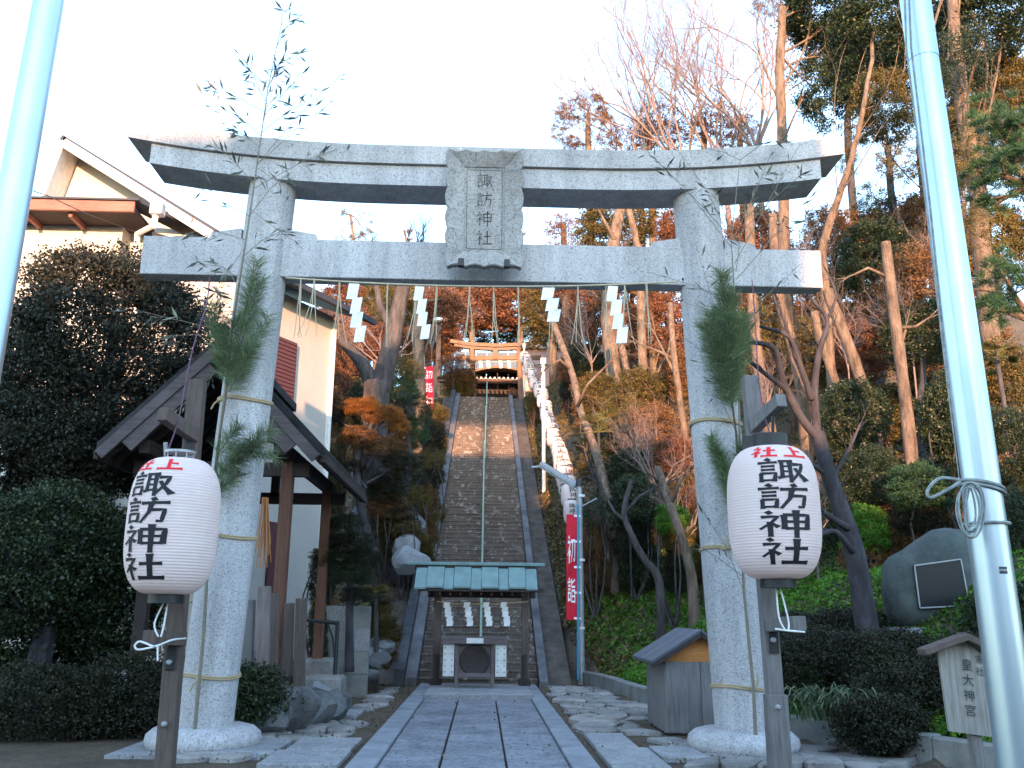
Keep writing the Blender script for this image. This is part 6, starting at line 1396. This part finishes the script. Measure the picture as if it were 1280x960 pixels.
# the great yew dome and the bushes at the left
def dome(name, c, rx, ry, rz, ncl, per, leaf, mat, label, cat='tree', gap=None, flat=.45, trunk=True):
    d = rng.normal(size=(ncl, 3)); d /= np.linalg.norm(d, axis=1)[:, None]; lc = rng.normal(size=(26, 3)); lc /= np.linalg.norm(lc, axis=1)[:, None]
    w = np.max(np.clip(d @ lc.T, 0, 1) ** 14, axis=1); r = (.62 + .38 * rng.uniform(0, 1, ncl) ** .4) * (.80 + .22 * w)
    cc = d * r[:, None] * np.array([rx, ry, rz]); n = ncl * per
    sp = leaf * 2.6; p = np.repeat(cc, per, axis=0) + rng.normal(size=(n, 3)) * sp * np.array([1, 1, flat])
    p = p[(p[:, 2] + c.z) > .02]
    base = Vector((c.x, c.y, 0)); root = thing(name, base, label, cat)
    if trunk:
        mb = MB(); mb.tube([base, Vector((c.x + .1, c.y, c.z * .6)), c + Vector((0, 0, rz * .4))], [.2, .15, .06], 8)
        for i in range(26):
            q = Vector((rnd.gauss(0, 1), rnd.gauss(0, 1), rnd.gauss(0, .8))).normalized(); limb(mb, Vector((c.x, c.y, c.z * rnd.uniform(.5, 1.1))), c + Vector((q.x * rx * .85, q.y * ry * .85, q.z * rz * .8)), .06, .015, .08, 5, 5)
        mb.build('trunk', M['bark_dark'], root)
    leafobj('foliage', leafmesh('foliage', p, leaf, .6, L_[mat], .3, .4), root, c); return root
c = U(133, 465, 15.2); dome('yew_tree', c, 1.86, 1.6, 2.42, 1100, 100, .058, 'yew', 'huge dark dome-shaped clipped yew filling the left side behind the pavilion roof')
c = U(20, 560, 16.0); dome('yew_tree', c, 1.6, 1.4, 2.4, 600, 90, .06, 'yew', 'dark bushy tree behind the left flagpole at the edge of the view')
c = U(-20, 800, 14.0); dome('bush', c, 1.3, 1.0, 1.3, 300, 70, .07, 'evergreen', 'dark bush cut by the left edge of the view', 'shrub')
c = U(60, 700, 13.4); dome('bush', c, 1.25, 1.1, 1.15, 520, 90, .05, 'evergreen', 'dark rounded bush at the left edge below the yew dome', 'shrub')
c = U(130, 745, 14.2); dome('bush', c, 1.0, .9, 1.2, 420, 90, .05, 'evergreen', 'dark bush behind the left paper lantern', 'shrub')
c = U(45, 855, 12.3); c.z = .35; dome('bush', c, 1.25, .8, .62, 520, 80, .036, 'hedge', 'low clipped azalea hedge at the bottom left corner', 'shrub', trunk=False)
c = U(170, 860, 12.6); c.z = .35; dome('bush', c, .9, .7, .68, 440, 80, .036, 'hedge', 'low azalea hedge left of the left lantern post', 'shrub', trunk=False)
c = U(245, 840, 13.2); c.z = .4; dome('bush', c, .75, .6, .62, 340, 80, .036, 'hedge', 'low azalea bush behind the foot of the left torii column', 'shrub', trunk=False)
c = U(315, 850, 12.3); c.z = .55; dome('bush', c, .38, .35, .36, 110, 60, .045, 'evergreen', 'small dark bush between the left torii column and the boulders', 'shrub', trunk=False)
# right foreground azaleas
for (x, y, D, rx, rz, mt, lb) in ((1020, 830, 12.9, .8, .55, 'hedge', 'azalea mound just right of the lantern post'), (1100, 835, 12.4, .85, .55, 'hedge', 'azalea mound below the plum trunk'), (1150, 880, 11.4, .8, .55, 'hedge', 'azalea mound left of the wooden sign'), (1230, 860, 11.2, .8, .65, 'hedge', 'dark azalea mound behind the wooden sign'), (1060, 800, 14.2, .9, .5, 'hedge', 'azalea mound at the foot of the plum tree'), (1105, 905, 10.9, .5, .35, 'hedge', 'small azalea mound overhanging the kerb wall'), (1275, 790, 12.2, .7, .7, 'evergreen', 'dark bush right of the flagpole foot'), (1000, 800, 14.6, .7, .4, 'hedge', 'low azalea mound behind the right lantern post')):
    c = U(x, y, D); r_ = dome('bush', c, rx, rx * .85, rz, 420, 70, .034, mt, lb, 'shrub', trunk=False)
# lily clump
LP = U(1035, 880, 11.35); LP.z = .45; lil = MB()
for i in range(150):
    a = rnd.uniform(0, 6.28); L = rnd.uniform(.4, .85); b0 = LP + Vector((rnd.gauss(0, .22), rnd.gauss(0, .12), -.1)); d = Vector((math.cos(a), math.sin(a) * .8, 0)); s_ = d.cross(Vector((0, 0, 1))) * .011
    pts = [b0 + d * L * t * .75 + Vector((0, 0, L * (1.5 * t - 1.15 * t * t))) for t in (0, .3, .6, .85, 1)]
    for j in range(4): lil.quad(pts[j] - s_, pts[j] + s_, pts[j + 1] + s_ * (.8 if j < 3 else .1), pts[j + 1] - s_ * (.8 if j < 3 else .1))
lil.build('lily_clump', L_['hedge'] if False else leafmat('strap_leaves', [(.06, .10, .05), (.09, .14, .07), (.13, .17, .09)], .2), None, origin=LP, label='clump of long strap-like leaves spilling over the kerb wall right of the lantern post', cat='plant')

# ------------------------------------------------------------------ ground cover
def scatter(name, n, fx, mat, leaf, label=None):
    P = []
    while len(P) < n:
        q = fx()
        if q: P.append((q[0], q[1], H(*q) + rnd.uniform(0, leaf * .9)))
    return leafobj(name, leafmesh(name, P, leaf, .6, L_[mat], 1.6, .6), None, kind='stuff')
def green_():
    y = rnd.uniform(9.5, 26); x = xk(y) + .1 + rnd.random() ** 1.2 * 7.5
    if math.sin(x * 1.7 + y) * math.cos(y * 1.1 - x * .6) < rnd.uniform(-1.3, -.5): return None
    if x - xk(y) < (y - 17) * .10 * rnd.random(): return None
    return x, y
scatter('ground_cover', 150000, green_, 'green', .07)
def weeds_():
    y = rnd.uniform(20, 50); x = xk(y) + .1 + rnd.random() ** 1.5 * 14
    return None if math.sin(x * 1.1 + y * .6) * math.cos(y * .5 - x) < rnd.uniform(-1, .4) else (x, y)
scatter('undergrowth', 45000, weeds_, 'olive', .10)
def litter_():
    y = rnd.uniform(20, 50); x = (xk(y) + rnd.random() ** 1.4 * 9) if rnd.random() < .6 else (-2.2 - rnd.random() ** 1.3 * 7)
    return x, y
scatter('leaf_litter', 50000, litter_, 'litter', .09)
def leftgreen_():
    y = rnd.uniform(22, 50); x = -2.3 - rnd.random() ** 1.2 * 5
    return None if math.sin(x * 2.1 + y * .9) < rnd.uniform(-.6, .6) else (x, y)
scatter('undergrowth', 14000, leftgreen_, 'olive', .09)
P = []
while len(P) < 2600:
    x = rnd.uniform(-3.6, 3.6); y = rnd.uniform(10, 21.3)
    if abs(x) < 1.2 and rnd.random() < .93: continue
    P.append((x, y, .06 if abs(x) < 1.35 else .05))
leafobj('fallen_leaves', leafmesh('fallen_leaves', P, .045, .6, L_['litter'], 3, .4), None, kind='stuff')
P = []
for i in range(4000):
    k_ = rnd.randrange(NS); x = rnd.choice((-1, 1)) * (1.3 - abs(rnd.gauss(0, .55)))
    P.append((x, ST_Y0 + (k_ + rnd.uniform(.1, .9)) * run, (k_ + 1) * rise + .01))
leafobj('stair_leaves', leafmesh('stair_leaves', P, .06, .6, L_['litter'], 3, .4), None, kind='stuff')

# unseen tall tree added behind the gabled house to shade the upper stairs
tb_ = thing('shade_casting_tree', (-2, OY - 6, 0), 'unseen tall round tree added behind the gabled house to shade the stairs', 'tree')
MB().tube([(-2, OY - 6, 0), (-1.8, OY - 6, 10), (-2, OY - 6, 22)], [.4, .3, .12], 10).build('trunk', M['bark'], tb_, smooth=True)
for (x, z, r) in ((-.9, 19.4, 3.0), (1.4, 19.3, 3.0), (0, 20.2, 3.2), (-2.6, 19.0, 2.4), (3.0, 19.0, 2.4), (-1.2, 18.2, 1.9), (1.2, 18.2, 1.9), (0, 18.6, 2.3), (-2.8, 18.2, 1.7), (2.8, 18.2, 1.7), (0, 21, 2.5), (-1.5, 20.2, 2.6), (1.6, 20.2, 2.6), (-3.2, 19.6, 2.2), (3.4, 19.6, 2.2), (-.6, 18.8, 2.2), (.9, 18.9, 2.2)): crown('fine', Vector((x - 2.0, OY - 6 + rnd.uniform(-1, 1), z + 2.9)), (r, r, r), 'evergreen', tb_)
